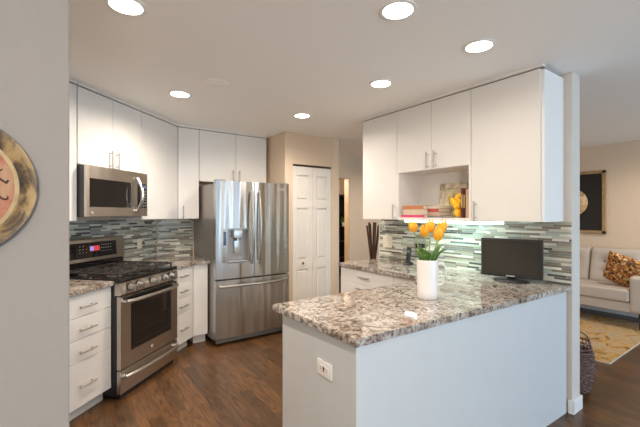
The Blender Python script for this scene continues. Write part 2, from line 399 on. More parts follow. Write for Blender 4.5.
# ------------------------------------------------------------------ cabinet builder
def handle(parent, x, z, vertical, y=0.0, ln=0.13):
    m = MB(); h = ln / 2; yo = y - 0.03
    if vertical:
        m.cyl((x, yo, z - h), (x, yo, z + h), 0.0062, seg=12)
        for s in (-1, 1): m.cyl((x, y, z + s * (h - 0.022)), (x, yo, z + s * (h - 0.022)), 0.0045, seg=10)
    else:
        m.cyl((x - h, yo, z), (x + h, yo, z), 0.0062, seg=12)
        for s in (-1, 1): m.cyl((x + s * (h - 0.022), y, z), (x + s * (h - 0.022), yo, z), 0.0045, seg=10)
    return m.build('handle', NICKEL, parent)
def front(t, kind, x0, x1, z0, z1, y=0.0, hx=None, hz=None, vert=True, ln=0.13, g=0.0015):
    p = MB().box(x0 + g, x1 - g, y, y + 0.019, z0 + g, z1 - g, 0.0012, 1).build(kind, WHITE, t)
    if hx is not None: handle(p, hx, hz, vert, y, ln)
    return p
def upper(label, loc, rz, x0, x1, z0, z1, depth, doors, group='white slab-door upper cabinets', niche=None):
    """x0..x1 in the wall frame whose origin is loc; the doors' faces lie at y=0"""
    t = thing('upper_cabinet', label, 'cabinet', (loc[0] + x0 * cos(rz), loc[1] + x0 * sin(rz), z0), rz, group)
    w = x1 - x0; H = z1 - z0
    if niche is None:
        MB().box(0.0005, w - 0.0005, 0.0195, depth, 0, H - 0.004).build('body', WHITE_IN, t, False)
    else:
        nz = niche - z0; b = MB()
        b.box(0.0005, w - 0.0005, 0.0195, depth, nz, H - 0.004)
        b.box(0.0005, 0.018, 0, depth, 0, nz); b.box(w - 0.018, w - 0.0005, 0, depth, 0, nz)
        b.box(0.018, w - 0.018, 0, depth, 0, 0.022); b.box(0.018, w - 0.018, depth - 0.008, depth, 0.022, nz)
        b.build('body', WHITE_IN, t, False)
    for d in doors: front(t, 'door', d[0] - x0, d[1] - x0, d[2] - z0, d[3] - z0, 0, None if d[4] is None else d[4] - x0, None if d[4] is None else d[5] - z0 - 0.004, True, 0.15)
    MB().box(0, w, 0.012, 0.03, H + 0.002, H + 0.008).build('painted_gap_shade', GAP, t, False)  # shade of the gap below the filler, painted as a dark strip
    MB().box(0, w, -0.004, 0.030, H + 0.008, CEZ - z0 - 0.0005).build('filler_strip', WHITE, t, False)
    return t
ZT = 2.412
o = DG(0, 0)
upper('white upper cabinet at the far left of the stove wall, left of the microwave', o, AD, -1.80, -1.352, 1.37, ZT, 0.34, [(-1.80, -1.352, 1.37, ZT, -1.75, 1.45)], None)
upper('short two-door white upper cabinet directly above the microwave', o, AD, -1.345, -0.619, 1.812, ZT, 0.34,
      [(-1.345, -0.982, 1.812, ZT, -1.018, 1.893), (-0.982, -0.619, 1.812, ZT, -0.944, 1.893)], None)
upper('tall handleless white upper cabinet right of the microwave', o, AD, -0.617, -0.003, 1.37, ZT, 0.34, [(-0.617, -0.004, 1.37, ZT, None, None)], None)
o = (0, 4.28)
upper('narrow tall white upper cabinet between the corner and the refrigerator', o, 0, 1.087, 1.322, 1.37, ZT, 0.328, [(1.087, 1.322, 1.37, ZT, 1.14, 1.448)], None)
upper('short two-door white upper cabinet above the refrigerator', o, 0, 1.325, 2.20, 1.81, ZT, 0.328,
      [(1.325, 1.779, 1.81, ZT, 1.738, 1.893), (1.779, 2.20, 1.81, ZT, 1.82, 1.893)], None)
o = (2.64, 2.90)
upper('tall white upper cabinet left of the open book niche, above the phone', o, RE, 0, 0.485, 1.37, ZT, 0.328, [(0, 0.485, 1.37, ZT, 0.458, 1.452)], None)
niche_cab = upper('white upper cabinet with two short doors above an open book niche', o, RE, 0.487, 1.261, 1.37, ZT, 0.328,
      [(0.487, 0.884, 1.815, ZT, 0.852, 1.90), (0.884, 1.261, 1.815, ZT, 0.934, 1.90)], None, niche=1.815)
upper('widest tall white upper cabinet above the black monitor', o, RE, 1.263, 1.79, 1.37, ZT, 0.328, [(1.263, 1.772, 1.37, ZT, 1.305, 1.452)], None)
for t_ in [niche_cab]: pass

def base(label, loc, rz, w, depth, fronts, toe=0.09, side_panels=True):
    t = thing('base_cabinet', label, 'cabinet', loc, rz)
    MB().box(0.0005, w - 0.0005, 0.0195, depth, toe, 0.878).build('body', WHITE_IN, t, False)
    MB().box(0.0005, w - 0.0005, 0.075, depth, 0.0, toe).build('toe_kick', WHITE, t, False)
    for (kind, x0, x1, z0, z1, hx, hz, vert) in fronts: front(t, kind, x0, x1, z0, z1, 0, hx, hz, vert, 0.14)
    return t
DR = ((0.718, 0.876), (0.566, 0.718), (0.411, 0.566), (0.10, 0.411))
def drawers(w, x0=0.0):
    return [('drawer', x0, w, a, b_, (x0 + w) / 2, (a + b_) / 2 - 0.010, False) for a, b_ in DR]
base('white four-drawer base cabinet left of the stove', DG(-1.79, -0.27), AD, 0.475, 0.605, drawers(0.475))
base('white four-drawer base cabinet right of the stove', DG(-0.5505, -0.27), AD, 0.4135, 0.60, drawers(0.4135))
t = thing('base_cabinet', 'narrow plain white base cabinet beside the refrigerator', 'cabinet', (1.172, 3.993, 0))
MB().box(0.02, 0.153, 0.0195, 0.60, 0.10, 0.878).build('body', WHITE_IN, t, False)
MB().box(0.02, 0.153, 0.075, 0.60, 0.0, 0.10).build('toe_kick', WHITE, t, False)
front(t, 'door', 0.0, 0.157, 0.10, 0.876)

def counter(label, poly):
    o = MB().prism(poly, 0.8790, CT, 0.004).build('granite_countertop', GRAN, None)
    return tag(o, label, 'countertop')
counter('speckled granite countertop piece left of the stove', [DG(x, y)[:2] for x, y in ((-1.90, -0.292), (-1.312, -0.292), (-1.312, 0.334), (-1.90, 0.334))])
kx = -0.155
a = DG(-0.551, -0.292); bq = DG(kx, -0.292); e = DG(-0.551, 0.334); dd = DG(0.100, 0.334)
counter('speckled granite countertop in the corner between stove and refrigerator', [a[:2], bq[:2], (1.345, bq[1] + 0.003), (1.345, 4.598), (dd[0] + 0.004, 4.598), e[:2]])
# L shaped peninsula top and run along the partition wall
counter('large L-shaped speckled granite countertop of the peninsula carrying the monitor and the tulips',
        [(0.978, 1.114), (2.967, 1.0625), (2.960, 1.075), (2.960, 2.995), (3.03, 2.995), (3.03, 3.01), (2.385, 3.01), (2.385, 1.828), (0.978, 1.828)])

# partition wall run: bases facing -X
o = thing('base_cabinet', 'white base cabinet with drawers under the phone, seen past the peninsula', 'cabinet', (2.41, 2.99, 0), RE)
MB().box(0, 0.75, 0.0195, 0.545, 0.09, 0.878).build('body', WHITE_IN, o, False)
MB().box(0, 0.75, 0.075, 0.545, 0, 0.09).build('toe_kick', WHITE, o, False)
front(o, 'drawer', 0, 0.75, 0.735, 0.876, 0, 0.375, 0.803, False, 0.15)
front(o, 'drawer', 0, 0.75, 0.42, 0.735, 0, 0.34, 0.690, False, 0.15)
front(o, 'drawer', 0, 0.75, 0.10, 0.42, 0, 0.375, 0.36, False, 0.15)
o = thing('base_cabinet', 'white base cabinet in the corner where the peninsula meets the wall run', 'cabinet', (2.41, 2.238, 0), RE)
MB().box(0, 0.48, 0.0195, 0.545, 0.09, 0.878).build('body', WHITE_IN, o, False)
MB().box(0, 0.48, 0.075, 0.545, 0, 0.09).build('toe_kick', WHITE, o, False)
front(o, 'drawer', 0, 0.48, 0.735, 0.876); front(o, 'door', 0, 0.48, 0.10, 0.735)
# peninsula body
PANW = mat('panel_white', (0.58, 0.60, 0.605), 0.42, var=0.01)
p = thing('peninsula_cabinet', 'white panelled peninsula cabinet with a power outlet on its end', 'cabinet', (0.998, 1.137, 0), -0.0255)
MB().box(0.02, 1.952, 0.02, 0.62, 0.0, 0.878).build('body', WHITE_IN, p, False)
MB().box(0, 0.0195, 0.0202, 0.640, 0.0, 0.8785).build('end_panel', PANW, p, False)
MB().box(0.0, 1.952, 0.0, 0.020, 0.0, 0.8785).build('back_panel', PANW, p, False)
for i in range(3):
    d = MB().box(0.03 + i * 0.46, 0.48 + i * 0.46, 0.621, 0.639, 0.10, 0.875, 0.001, 1).build('door', WHITE, p)
    h = MB(); xx = 0.44 + i * 0.46; h.cyl((xx, 0.669, 0.70), (xx, 0.669, 0.83), 0.0055, seg=10)
    for z in (0.72, 0.81): h.cyl((xx, 0.639, z), (xx, 0.669, z), 0.0045, seg=8)
    h.build('handle', CHROME, d)

# outlets and switches
def outlet(label, loc, rz, kind='outlet', horizontal=False, w=0.075, h=0.118):
    t = thing('power_outlet' if kind != 'switch' else 'light_switch', label, 'outlet' if kind != 'switch' else 'light switch', loc, rz)
    if horizontal: w, h = h, w
    MB().box(-w / 2, w / 2, -0.006, 0, -h / 2, h / 2, 0.003).build('cover_plate', PLATE if kind != 'gfci' else TRIMW, t)
    if kind == 'switch':
        for s in (-1, 1): MB().box(s * 0.023 - 0.016, s * 0.023 + 0.016, -0.010, -0.006, -0.034, 0.034, 0.002).build('rocker', PLATE, t)
    else:
        for s in (-1, 1):
            c = (s * 0.022, 0) if horizontal else (0, s * 0.022)
            f = MB().box(c[0] - 0.016, c[0] + 0.016, -0.008, -0.006, c[1] - 0.015, c[1] + 0.015, 0.001, 1).build('socket', PLATE if kind != 'gfci' else TRIMW, t)
            q = MB()
            for k in (-1, 1):
                if horizontal: q.box(c[0] - 0.005, c[0] + 0.005, -0.0086, -0.008, c[1] + k * 0.006 - 0.001, c[1] + k * 0.006 + 0.001)
                else: q.box(c[0] + k * 0.006 - 0.001, c[0] + k * 0.006 + 0.001, -0.0086, -0.008, c[1] - 0.005, c[1] + 0.005)
            q.build('slots', BLACK, f, False)
        if kind == 'gfci':
            MB().box(-0.004, 0.004, -0.010, -0.006, -0.010, -0.001).build('reset_button', mat('red_button', (0.5, 0.06, 0.04), 0.4), t)
            MB().box(-0.004, 0.004, -0.010, -0.006, 0.001, 0.010).build('test_button', BLACK, t)
    return t
outlet('white horizontal power outlet on the end panel of the peninsula', (1.0032, 1.362, 0.703), RE - 0.0255, 'gfci', True, 0.070, 0.120)
outlet('cream power outlet on the mosaic right of the stove', DG(-0.205, 0.3355, 1.10), AD, 'outlet', False, 0.075, 0.105)
outlet('cream double light switch on the mosaic left of the phone', (2.9605, 2.845, 1.115), RE, 'switch', False, 0.135, 0.122)
ch = thing('plug_adapter', 'black plug adapter on the mosaic behind the tulip leaves', 'adapter', (2.9605, 2.376, 1.108), RE)
MB().box(-0.05, 0.05, -0.035, 0, -0.02, 0.02, 0.006).build('plug_body', BLACK, ch)
MB().box(-0.03, 0.03, -0.040, -0.0345, -0.008, 0.008, 0.002).build('face_plate', mat('grey_plastic', (0.12, 0.12, 0.13), 0.4), ch)

# ------------------------------------------------------------------ refrigerator
fg = thing('refrigerator', 'stainless steel french-door refrigerator with an ice and water dispenser', 'refrigerator', (1.345, 3.775, 0))
FW = 0.90
MB().box(0.004, FW - 0.004, 0.088, 0.80, 0.055, 1.755, 0.004).build('body', STEELD, fg)
def fy(x): return 0.007 * (2 * (x / FW) - 1) ** 2      # gently bowed front
def lin(a, b_, n): return [a + (b_ - a) * i / n for i in range(n + 1)]
sp_ = 0.448
xs = lin(0.0, 0.125, 6) + lin(0.125, 0.385, 12)[1:] + lin(0.385, sp_ - 0.003, 4)[1:]
zs = [0.722, 0.882, 1.268, 1.785]
skip = [(i, 1) for i in range(6, 18)]
ld = MB().wall_grid(xs, zs, fy, 0.080, skip).build('left_door', STEEL, fg, False)
rd = MB().wall_grid(lin(sp_ + 0.003, FW, 22), [0.722, 1.785], fy, 0.080).build('right_door', STEEL, fg, False)
fd = MB().wall_grid(lin(0.0, FW, 44), [0.085, 0.706], fy, 0.080).build('freezer_drawer', STEEL, fg, False)
DGR = mat('dispenser_grey', (0.30, 0.29, 0.28), 0.35, metal=0.5)
ds = MB(); ds.box(0.125, 0.385, 0.072, 0.0795, 0.882, 1.268); ds.box(0.125, 0.385, 0.004, 0.075, 1.252, 1.268); ds.box(0.125, 0.385, 0.002, 0.075, 0.882, 0.905)
ds.box(0.125, 0.135, 0.004, 0.075, 0.905, 1.252); ds.box(0.375, 0.385, 0.004, 0.075, 0.905, 1.252)
dsp = ds.build('dispenser', DGR, ld)
mb = MB(); mb.box(0.205, 0.305, 0.01, 0.06, 1.16, 1.25, 0.006); mb.cyl((0.255, 0.035, 1.16), (0.255, 0.035, 1.13), 0.02); mb.box(0.225, 0.29, 0.05, 0.062, 0.99, 1.13, 0.004)
mb.build('dispenser_nozzle', CHROME, dsp)
MB().box(0.14, 0.37, -0.004, 0.06, 0.898, 0.912, 0.004).build('drip_tray', CHROME, dsp)
pn = MB().box(0.072, 0.120, fy(0.1) - 0.004, 0.02, 0.895, 1.262, 0.002).build('control_panel', mat('panel_silver', (0.42, 0.41, 0.40), 0.3, metal=0.8), ld)
MB().box(0.080, 0.113, fy(0.1) - 0.0055, 0.01, 1.085, 1.235, 0.001, 1).build('display', mat('display_navy', (0.02, 0.03, 0.06), 0.1), pn)
for k in range(5): MB().box(0.086, 0.108, fy(0.1) - 0.0055, 0.01, 0.915 + k * 0.032, 0.927 + k * 0.032, 0.001, 1).build('button', DGR, pn)
def vhandle(x, parent):
    y0 = fy(x); pts = []
    for i in range(17):
        t_ = i / 16; pts.append((x, y0 - 0.024 - 0.042 * sin(pi * t_) ** 0.8, 0.868 + 0.82 * t_))
    m = MB().tube(pts, [0.010 + 0.005 * sin(pi * i / 16) for i in range(17)], 10)
    m.cyl((x, y0, 0.885), (x, y0 - 0.03, 0.885), 0.012); m.cyl((x, y0, 1.671), (x, y0 - 0.03, 1.671), 0.012)
    return m.build('handle', CHROME, parent)
vhandle(0.405, ld); vhandle(0.495, rd)
pts = []
for i in range(21):
    t_ = i / 20; x = 0.04 + 0.82 * t_; pts.append((x, fy(x) - 0.022 - 0.045 * sin(pi * t_) ** 0.6, 0.648))
m = MB().tube(pts, 0.0135, 10); m.cyl((0.05, 0.01, 0.648), (0.05, -0.024, 0.648), 0.013); m.cyl((0.85, 0.01, 0.648), (0.85, -0.024, 0.648), 0.013)
m.build('handle', CHROME, fd)
g = MB(); g.box(0.02, FW - 0.02, 0.05, 0.10, 0.022, 0.075, 0.004); g.build('base_grille', mat('grille_grey', (0.16, 0.155, 0.15), 0.5), fg)
for x in (0.06, FW - 0.06):
    MB().box(x - 0.05, x + 0.05, 0.012, 0.11, 1.7855, 1.797, 0.003).build('hinge_cover', DGR, fg)
    MB().cyl((x, 0.12, 0.0), (x, 0.12, 0.056), 0.022).build('foot', BLACK, fg)
    MB().cyl((x, 0.70, 0.0), (x, 0.70, 0.056), 0.022).build('foot', BLACK, fg)
LOGO = mat('logo_silver', (0.8, 0.8, 0.8), 0.3, metal=0.6)
text_part('LG', 0.034, 0.0006, LOGO, rd, 'logo', (0.815, fy(0.8) - 0.0045, 1.712), (pi / 2, 0, 0))
lg = MB()
lg.tube([(0.775 + 0.012 * cos(2 * pi * k / 20), fy(0.78) - 0.003, 1.712 + 0.012 * sin(2 * pi * k / 20)) for k in range(20)], 0.0014, 6, closed=True)
lg.build('logo_ring', LOGO, rd)

# ------------------------------------------------------------------ range
RG = thing('gas_range', 'stainless steel gas range with black cooktop and five burner knobs', 'stove', DG(-1.3095, -0.345), AD)
RW = 0.757
MB().box(0.001, RW - 0.001, 0.035, 0.665, 0.03, 0.895, 0.003).build('body', BLACK, RG)
ck = MB(); ck.box(0.0, RW, 0.004, 0.665, 0.896, 0.926, 0.006); cook = ck.build('cooktop', BLACKG, RG)
# control strip, leaning back
cp = MB().prism([(0, 0), (0, 0)], 0, 0) if False else MB()
bmx = cp.bm; prof = [(0.0, 0.800), (-0.006, 0.812), (0.010, 0.893), (0.05, 0.895), (0.05, 0.800)]
A_ = [bmx.verts.new((0.0, y, z)) for y, z in prof]; B_ = [bmx.verts.new((RW, y, z)) for y, z in prof]
bmx.faces.new(A_); bmx.faces.new(B_[::-1])
for k in range(5): bmx.faces.new((A_[k], B_[k], B_[(k + 1) % 5], A_[(k + 1) % 5]))
cpn = cp.build('control_strip', STEELH, RG, False)
for x in (0.105, 0.205, 0.378, 0.548, 0.645):
    k = MB(); k.cyl((x, 0.0, 0.852), (x, -0.012, 0.850), 0.033, seg=24); k.cyl((x, -0.012, 0.850), (x, -0.044, 0.845), 0.025, 0.021, seg=24)
    kn = k.build('knob', CHROME, cpn)
    MB().cyl((x, 0.002, 0.852), (x, -0.0045, 0.8515), 0.037, seg=24).build('knob_collar', BLACK, kn)
    MB().box(x - 0.005, x + 0.005, -0.053, -0.042, 0.822, 0.868, 0.002).build('knob_grip', CHROME, kn)
# oven door with window opening
od = MB(); od.wall_grid([0.004, 0.115, RW - 0.10, RW - 0.004], [0.232, 0.345, 0.735, 0.788], lambda x: 0.0, 0.034, [(1, 1)])
odr = od.build('oven_door', STEELH, RG, False)
win = MB(); win.box(0.1155, RW - 0.1005, 0.004, 0.030, 0.3455, 0.7345)
wino = win.build('window', BLACKG, odr, False)
wi = MB(); wi.tube([(0.16, 0.0035, 0.385), (RW - 0.145, 0.0035, 0.385), (RW - 0.145, 0.0035, 0.695), (0.16, 0.0035, 0.695)], 0.0012, 4, closed=True)
for z in (0.47, 0.56): wi.box(0.17, RW - 0.155, 0.0028, 0.0038, z, z + 0.003)
wi.build('rack_lines', mat('rack_dark', (0.06, 0.05, 0.045), 0.3, metal=0.5), wino, False)
MB().box(0.03, RW - 0.03, -0.0015, 0.002, 0.738, 0.786, 0.001, 1).build('vent_band', BLACKG, odr)
def barc(x0, x1, y0, bow, z, r, sag=0.0):
    pts = []
    for i in range(19):
        t_ = i / 18; pts.append((x0 + (x1 - x0) * t_, y0 - bow * sin(pi * t_) ** 0.5, z - sag * sin(pi * t_)))
    m = MB().tube(pts, r, 10)
    m.cyl((x0 + 0.006, 0.0, z), (x0 + 0.006, y0 - 0.008, z), r * 1.1); m.cyl((x1 - 0.006, 0, z), (x1 - 0.006, y0 - 0.008, z), r * 1.1)
    return m
barc(0.04, RW - 0.04, -0.022, 0.038, 0.748, 0.016).build('handle', CHROME, odr)
wd = MB().cyl((RW / 2, 0.001, 0.288), (RW / 2, -0.003, 0.288), 0.014, seg=20).build('round_badge', LOGO, odr)
text_part('GE', 0.014, 0.0004, DGR, wd, 'badge_letters', (RW / 2, -0.0036, 0.288), (pi / 2, 0, 0))
barw = 0.015
dr = MB().box(0.004, RW - 0.004, 0.002, 0.035, 0.045, 0.222, 0.003).build('storage_drawer', STEELH, RG)
barc(0.035, RW - 0.035, -0.018, 0.035, 0.172, 0.016, 0.0).build('handle', CHROME, dr)
MB().box(0.03, RW - 0.03, 0.03, 0.6, 0.0, 0.045).build('base', BLACK, RG, False)
# backguard
bg = MB(); bb_ = bg.bm; prof = [(0.60, 0.925), (0.60, 1.005), (0.575, 1.012), (0.590, 1.200), (0.612, 1.212), (0.664, 1.206), (0.664, 0.925)]
A_ = [bb_.verts.new((0.002, y, z)) for y, z in prof]; B_ = [bb_.verts.new((RW - 0.002, y, z)) for y, z in prof]; n = len(prof)
bb_.faces.new(A_); bb_.faces.new(B_[::-1])
for k in range(n): bb_.faces.new((A_[k], B_[k], B_[(k + 1) % n], A_[(k + 1) % n]))
bgo = bg.build('backguard', STEELH, RG, False)
MB().box(0.004, RW - 0.004, 0.592, 0.600, 0.926, 1.006).build('backguard_base', BLACKG, RG, False)
tilt = Matrix.Rotation(radians(-4.6), 3, 'X')
pg = MB().box(0.10, RW - 0.115, 0.576, 0.583, 1.040, 1.175, 0.003, 2, rot=tilt)
pgo = pg.build('control_glass', BLACKG, bgo)
MB().box(0.325, 0.435, 0.574, 0.5765, 1.098, 1.142, 0, rot=tilt).build('clock_display', mat('display_red', (0.2, 0.02, 0.03), 0.3, emit=(1.0, 0.08, 0.10), estr=0.45), pgo, False)
MB().box(0.328, 0.365, 0.5722, 0.5745, 1.102, 1.138, 0, rot=tilt).build('clock_display_blue', mat('display_blue', (0.1, 0.15, 0.5), 0.3, emit=(0.35, 0.40, 1.0), estr=0.55), pgo, False)
BTN = mat('button_print', (0.55, 0.53, 0.50), 0.5)
for cx in (0.22, 0.255, 0.29, 0.46, 0.485, 0.51, 0.535, 0.565):
    for k, cz in enumerate((1.062, 1.090, 1.118, 1.145)):
        if (cx == 0.29 and k == 3): continue
        MB().sphere((cx, 0.5755, cz), 0.0045, (1.2, 0.3, 0.8), 8, 5).build('button', BTN, pgo)
for cx in (0.32, 0.345, 0.37, 0.395, 0.42): MB().sphere((cx, 0.5745, 1.066), 0.005, (1.3, 0.3, 0.7), 8, 5).build('button', BTN, pgo)
# burners and grates
for i, (x, y, r) in enumerate(((0.14, 0.17, 0.045), (0.14, 0.45, 0.036), (0.378, 0.31, 0.052), (0.616, 0.17, 0.040), (0.616, 0.45, 0.033))):
    b = MB(); b.cyl((x, y, 0.926), (x, y, 0.934), r * 1.25, seg=24); bo = b.build('burner', STEELD, RG)
    MB().lathe([(0, 0.014), (r * 0.9, 0.013), (r, 0.008), (r, 0.0), (0, 0.0)], (x, y, 0.934), 24).build('burner_cap', IRON, bo)
for i in range(3):
    x0 = 0.022 + i * 0.239; x1 = x0 + 0.233; g = MB(); y0, y1 = 0.045, 0.575; z0, z1 = 0.950, 0.964
    for x in (x0, x1 - 0.012): g.box(x, x + 0.012, y0, y1, z0, z1, 0.002, 1)
    for y in (y0, (y0 + y1) / 2 - 0.006, y1 - 0.012): g.box(x0, x1, y, y + 0.012, z0, z1, 0.002, 1)
    for yc in ((0.17, 0.45) if i != 1 else (0.31,)):
        xc = (x0 + x1) / 2
        for k in range(4 if i != 1 else 6):
            an = k * pi / (2 if i != 1 else 3) + pi / 4 * (i != 1) * 0 ; r0 = 0.025; r1 = 0.11 if i != 1 else 0.13
            g.tube([(xc + r0 * cos(an), yc + r0 * sin(an), 0.962), (xc + min(r1, 0.11) * cos(an), yc + r1 * sin(an), 0.958)], 0.0055, 6)
    for x in (x0 + 0.006, x1 - 0.006):
        for y in (y0 + 0.006, (y0 + y1) / 2, y1 - 0.006): g.box(x - 0.006, x + 0.006, y - 0.006, y + 0.006, 0.9255, 0.951)
    for yb in (0.11, 0.23, 0.39, 0.51): g.box(x0, x1, yb - 0.004, yb + 0.004, 0.952, 0.963, 0.001, 1)
    g.build('grate', IRON, RG)

# ------------------------------------------------------------------ microwave
MW = thing('microwave_oven', 'stainless over-the-range microwave with a curved handle above the stove', 'microwave', DG(-1.342, -0.085, 1.405), AD)
w, h = 0.715, 0.40
MB().box(0.0, w, 0.03, 0.42, 0.0, h, 0.003).build('body', mat('microwave_side', (0.05, 0.05, 0.055), 0.4), MW)
mf = MB(); mf.wall_grid([0.0, 0.03, 0.50, 0.515, 0.565, w], [0.0, 0.075, 0.30, h], lambda x: 0.012 * (2 * x / w - 1) ** 2, 0.030, [(1, 1), (4, 1)])
mdo = mf.build('front', STEELH, MW, False)
MB().box(0.03, 0.50, 0.011, 0.028, 0.075, 0.30).build('window', BLACKG, mdo, False)
kp = MB().box(0.566, w - 0.004, 0.004, 0.028, 0.0, 0.0) if False else None
kp = MB().box(0.5655, w - 0.012, 0.006, 0.029, 0.075, 0.30).build('keypad', BLACKG, mdo, False)
for r_ in range(6):
    for c_ in range(3): MB().box(0.612 + c_ * 0.028, 0.626 + c_ * 0.028, 0.0045, 0.0065, 0.092 + r_ * 0.027, 0.102 + r_ * 0.027).build('key', mat('key_print', (0.30, 0.30, 0.32), 0.5), kp, False)
MB().box(0.608, 0.692, 0.0045, 0.0065, 0.262, 0.288).build('clock_display', mat('display_dim', (0.04, 0.05, 0.08), 0.2, emit=(0.3, 0.4, 0.8), estr=0.25), kp, False)
MB().box(0.50, 0.515, -0.001, 0.02, 0.0, h).build('door_seam', BLACK, mdo, False) if False else None
pts = [(0.545 + 0.028 * sin(pi * i / 16) * 0, -0.012 - 0.055 * sin(pi * i / 16), 0.045 + 0.30 * i / 16) for i in range(17)]
hm = MB().tube(pts, [0.011 + 0.003 * sin(pi * i / 16) for i in range(17)], 10); hm.cyl((0.545, 0.006, 0.05), (0.545, -0.016, 0.05), 0.012); hm.cyl((0.545, 0.006, 0.34), (0.545, -0.016, 0.34), 0.012)
hm.build('handle', CHROME, mdo)
MB().box(0.02, w - 0.02, 0.05, 0.40, -0.006, 0.0).build('vent_grille', DGR, MW, False)
MB().cyl((0.05, 0.006, 0.03), (0.05, 0.003, 0.03), 0.012).build('round_badge', LOGO, mdo)

# ------------------------------------------------------------------ pantry bifold door
PDW = mat('door_white', (0.80, 0.77, 0.72), 0.45, var=0.01)
pd = thing('bifold_door', 'white six-panel bifold pantry door right of the refrigerator', 'door', (2.368, 3.905, 0))
def leaf(x0, x1, parent):
    lf = MB(); lf.box(x0, x1, 0.018, 0.034, 0.012, 2.03)
    xa, xb = x0 + 0.062, x1 - 0.062
    for (za, zb) in ((0.012, 0.16), (0.62, 0.72), (1.40, 1.49), (1.92, 2.03)): pass
    panels = ((0.17, 0.72), (0.84, 1.50), (1.60, 1.92))
    ys = 0.0
    lf.box(x0, xa, ys, 0.020, 0.012, 2.03, 0.001, 1); lf.box(xb, x1, ys, 0.020, 0.012, 2.03, 0.001, 1)
    zz = [0.012] + [z for p_ in panels for z in p_] + [2.03]
    for k in range(0, len(zz), 2): lf.box(xa, xb, ys, 0.020, zz[k], zz[k + 1], 0.001, 1)
    o_ = lf.build('leaf', PDW, parent)
    for (za, zb) in panels: MB().box(xa + 0.016, xb - 0.016, 0.003, 0.026, za + 0.016, zb - 0.016, 0.014, 1).build('raised_panel', PDW, o_)
    return o_
l1 = leaf(0.0, 0.302, pd); l2 = leaf(0.306, 0.606, pd)
MB().lathe([(0, 0.0), (0.006, 0.0), (0.006, 0.010), (0.014, 0.016), (0.015, 0.024), (0.009, 0.031), (0, 0.032)], (0, 0, 0), 20).build('knob', mat('bronze', (0.20, 0.13, 0.08), 0.35, metal=0.9), l1)
kn = [x for x in bpy.data.objects if x.name.startswith('knob') and x.parent == l1][0]
kn.rotation_euler = (pi / 2, 0, 0); kn.location = (0.15, 0.0, 0.80)
MB().box(-0.003, 0.610, 0.0, 0.034, 2.032, 2.054).build('track', mat('track_bronze', (0.10, 0.07, 0.05), 0.4, metal=0.6), pd, False)

# ------------------------------------------------------------------ recessed lights
EM = mat('lamp_lens', (1, 0.95, 0.88), 0.5, emit=(1.0, 0.93, 0.82), estr=14.0)
def can(label, x, y, power=CAN_POWER):
    t = thing('recessed_light', label, 'ceiling light', (x, y, CEZ), 0, 'recessed ceiling lights')
    MB().lathe([(0.074, -0.0005), (0.094, -0.0005), (0.094, -0.004), (0.080, -0.008), (0.074, -0.006), (0.074, -0.0005)], (0, 0, 0), 40).build('trim_ring', TRIMW, t)
    MB().lathe([(0, -0.0045), (0.05, -0.0045), (0.0735, -0.003), (0.0735, -0.001), (0, -0.001)], (0, 0, 0), 40).build('lens', EM, t)
    d = bpy.data.lights.new('can_lamp', 'SPOT'); d.energy = power * 0.62; d.color = WARM; d.spot_size = radians(168); d.spot_blend = 0.75; d.shadow_soft_size = 0.07
    lo = bpy.data.objects.new('can_lamp', d); COL.objects.link(lo); lo.parent = t; lo.location = (0, 0, -0.02)
    return t
for lab, x, y, pw_ in (('leftmost large recessed ceiling light, at the top left near the grey wall edge', 0.261, 1.985, 140),
                  ('recessed ceiling light at the top edge of the photo, over the peninsula', 1.367, 1.243, 52),
                  ('rightmost recessed ceiling light, before the widest upper cabinet above the monitor', 2.058, 1.224, 21),
                  ('recessed ceiling light before the left end of the cabinets with the book niche', 2.029, 2.019, 14),
                  ('recessed ceiling light before the tall cabinet right of the microwave', 0.824, 3.186, 115),
                  ('smallest recessed ceiling light, nearest the pantry door', 2.027, 3.149, 104)):
    can(lab, x, y, pw_)
for lab, x, y in (('added recessed ceiling light over the sofa, out of frame', 5.4, 1.0), ('added unseen recessed ceiling light in the hall behind the partition', 4.3, 3.6)):  # both unseen, added to brighten the living room and the hall
    can(lab, x, y, 115.0)
dv = bpy.data.lights.new('far_room_fill', 'POINT'); dv.energy = 35; dv.color = WARM; dv.shadow_soft_size = 0.15  # added unseen fill, brightens the far room and the doorway reveal
lo = bpy.data.objects.new('far_room_fill', dv); COL.objects.link(lo); lo.location = (3.5, 5.5, 2.1)
det = MB().lathe([(0, -0.006), (0.075, -0.006), (0.09, -0.003), (0.092, -0.0005), (0, -0.0005)], (0, 0, 0), 32).build('ceiling_cover_plate', CEIL, None)
det.location = (0.98, 2.75, CEZ); tag(det, 'faint round cover plate on the kitchen ceiling', 'cover plate')

# under cabinet light bar
uc = thing('under_cabinet_light', 'glowing white light bar under the book niche cabinet', 'light bar', (2.70, 2.37, 1.3695), RE)
MB().box(0, 0.95, 0.0, 0.03, -0.006, 0.0).build('housing', TRIMW, uc, False)
MB().box(0.003, 0.947, 0.001, 0.029, -0.022, -0.006, 0.003).build('diffuser', mat('led_diffuser', (1, 1, 1), 0.5, emit=(0.90, 1.0, 0.97), estr=9.0), uc)
ar = area('led_glow', (2.78, 1.895, 1.34), (0.45, 0, -1), 0.06, 0.95, 3.6, (0.62, 1.0, 0.93))

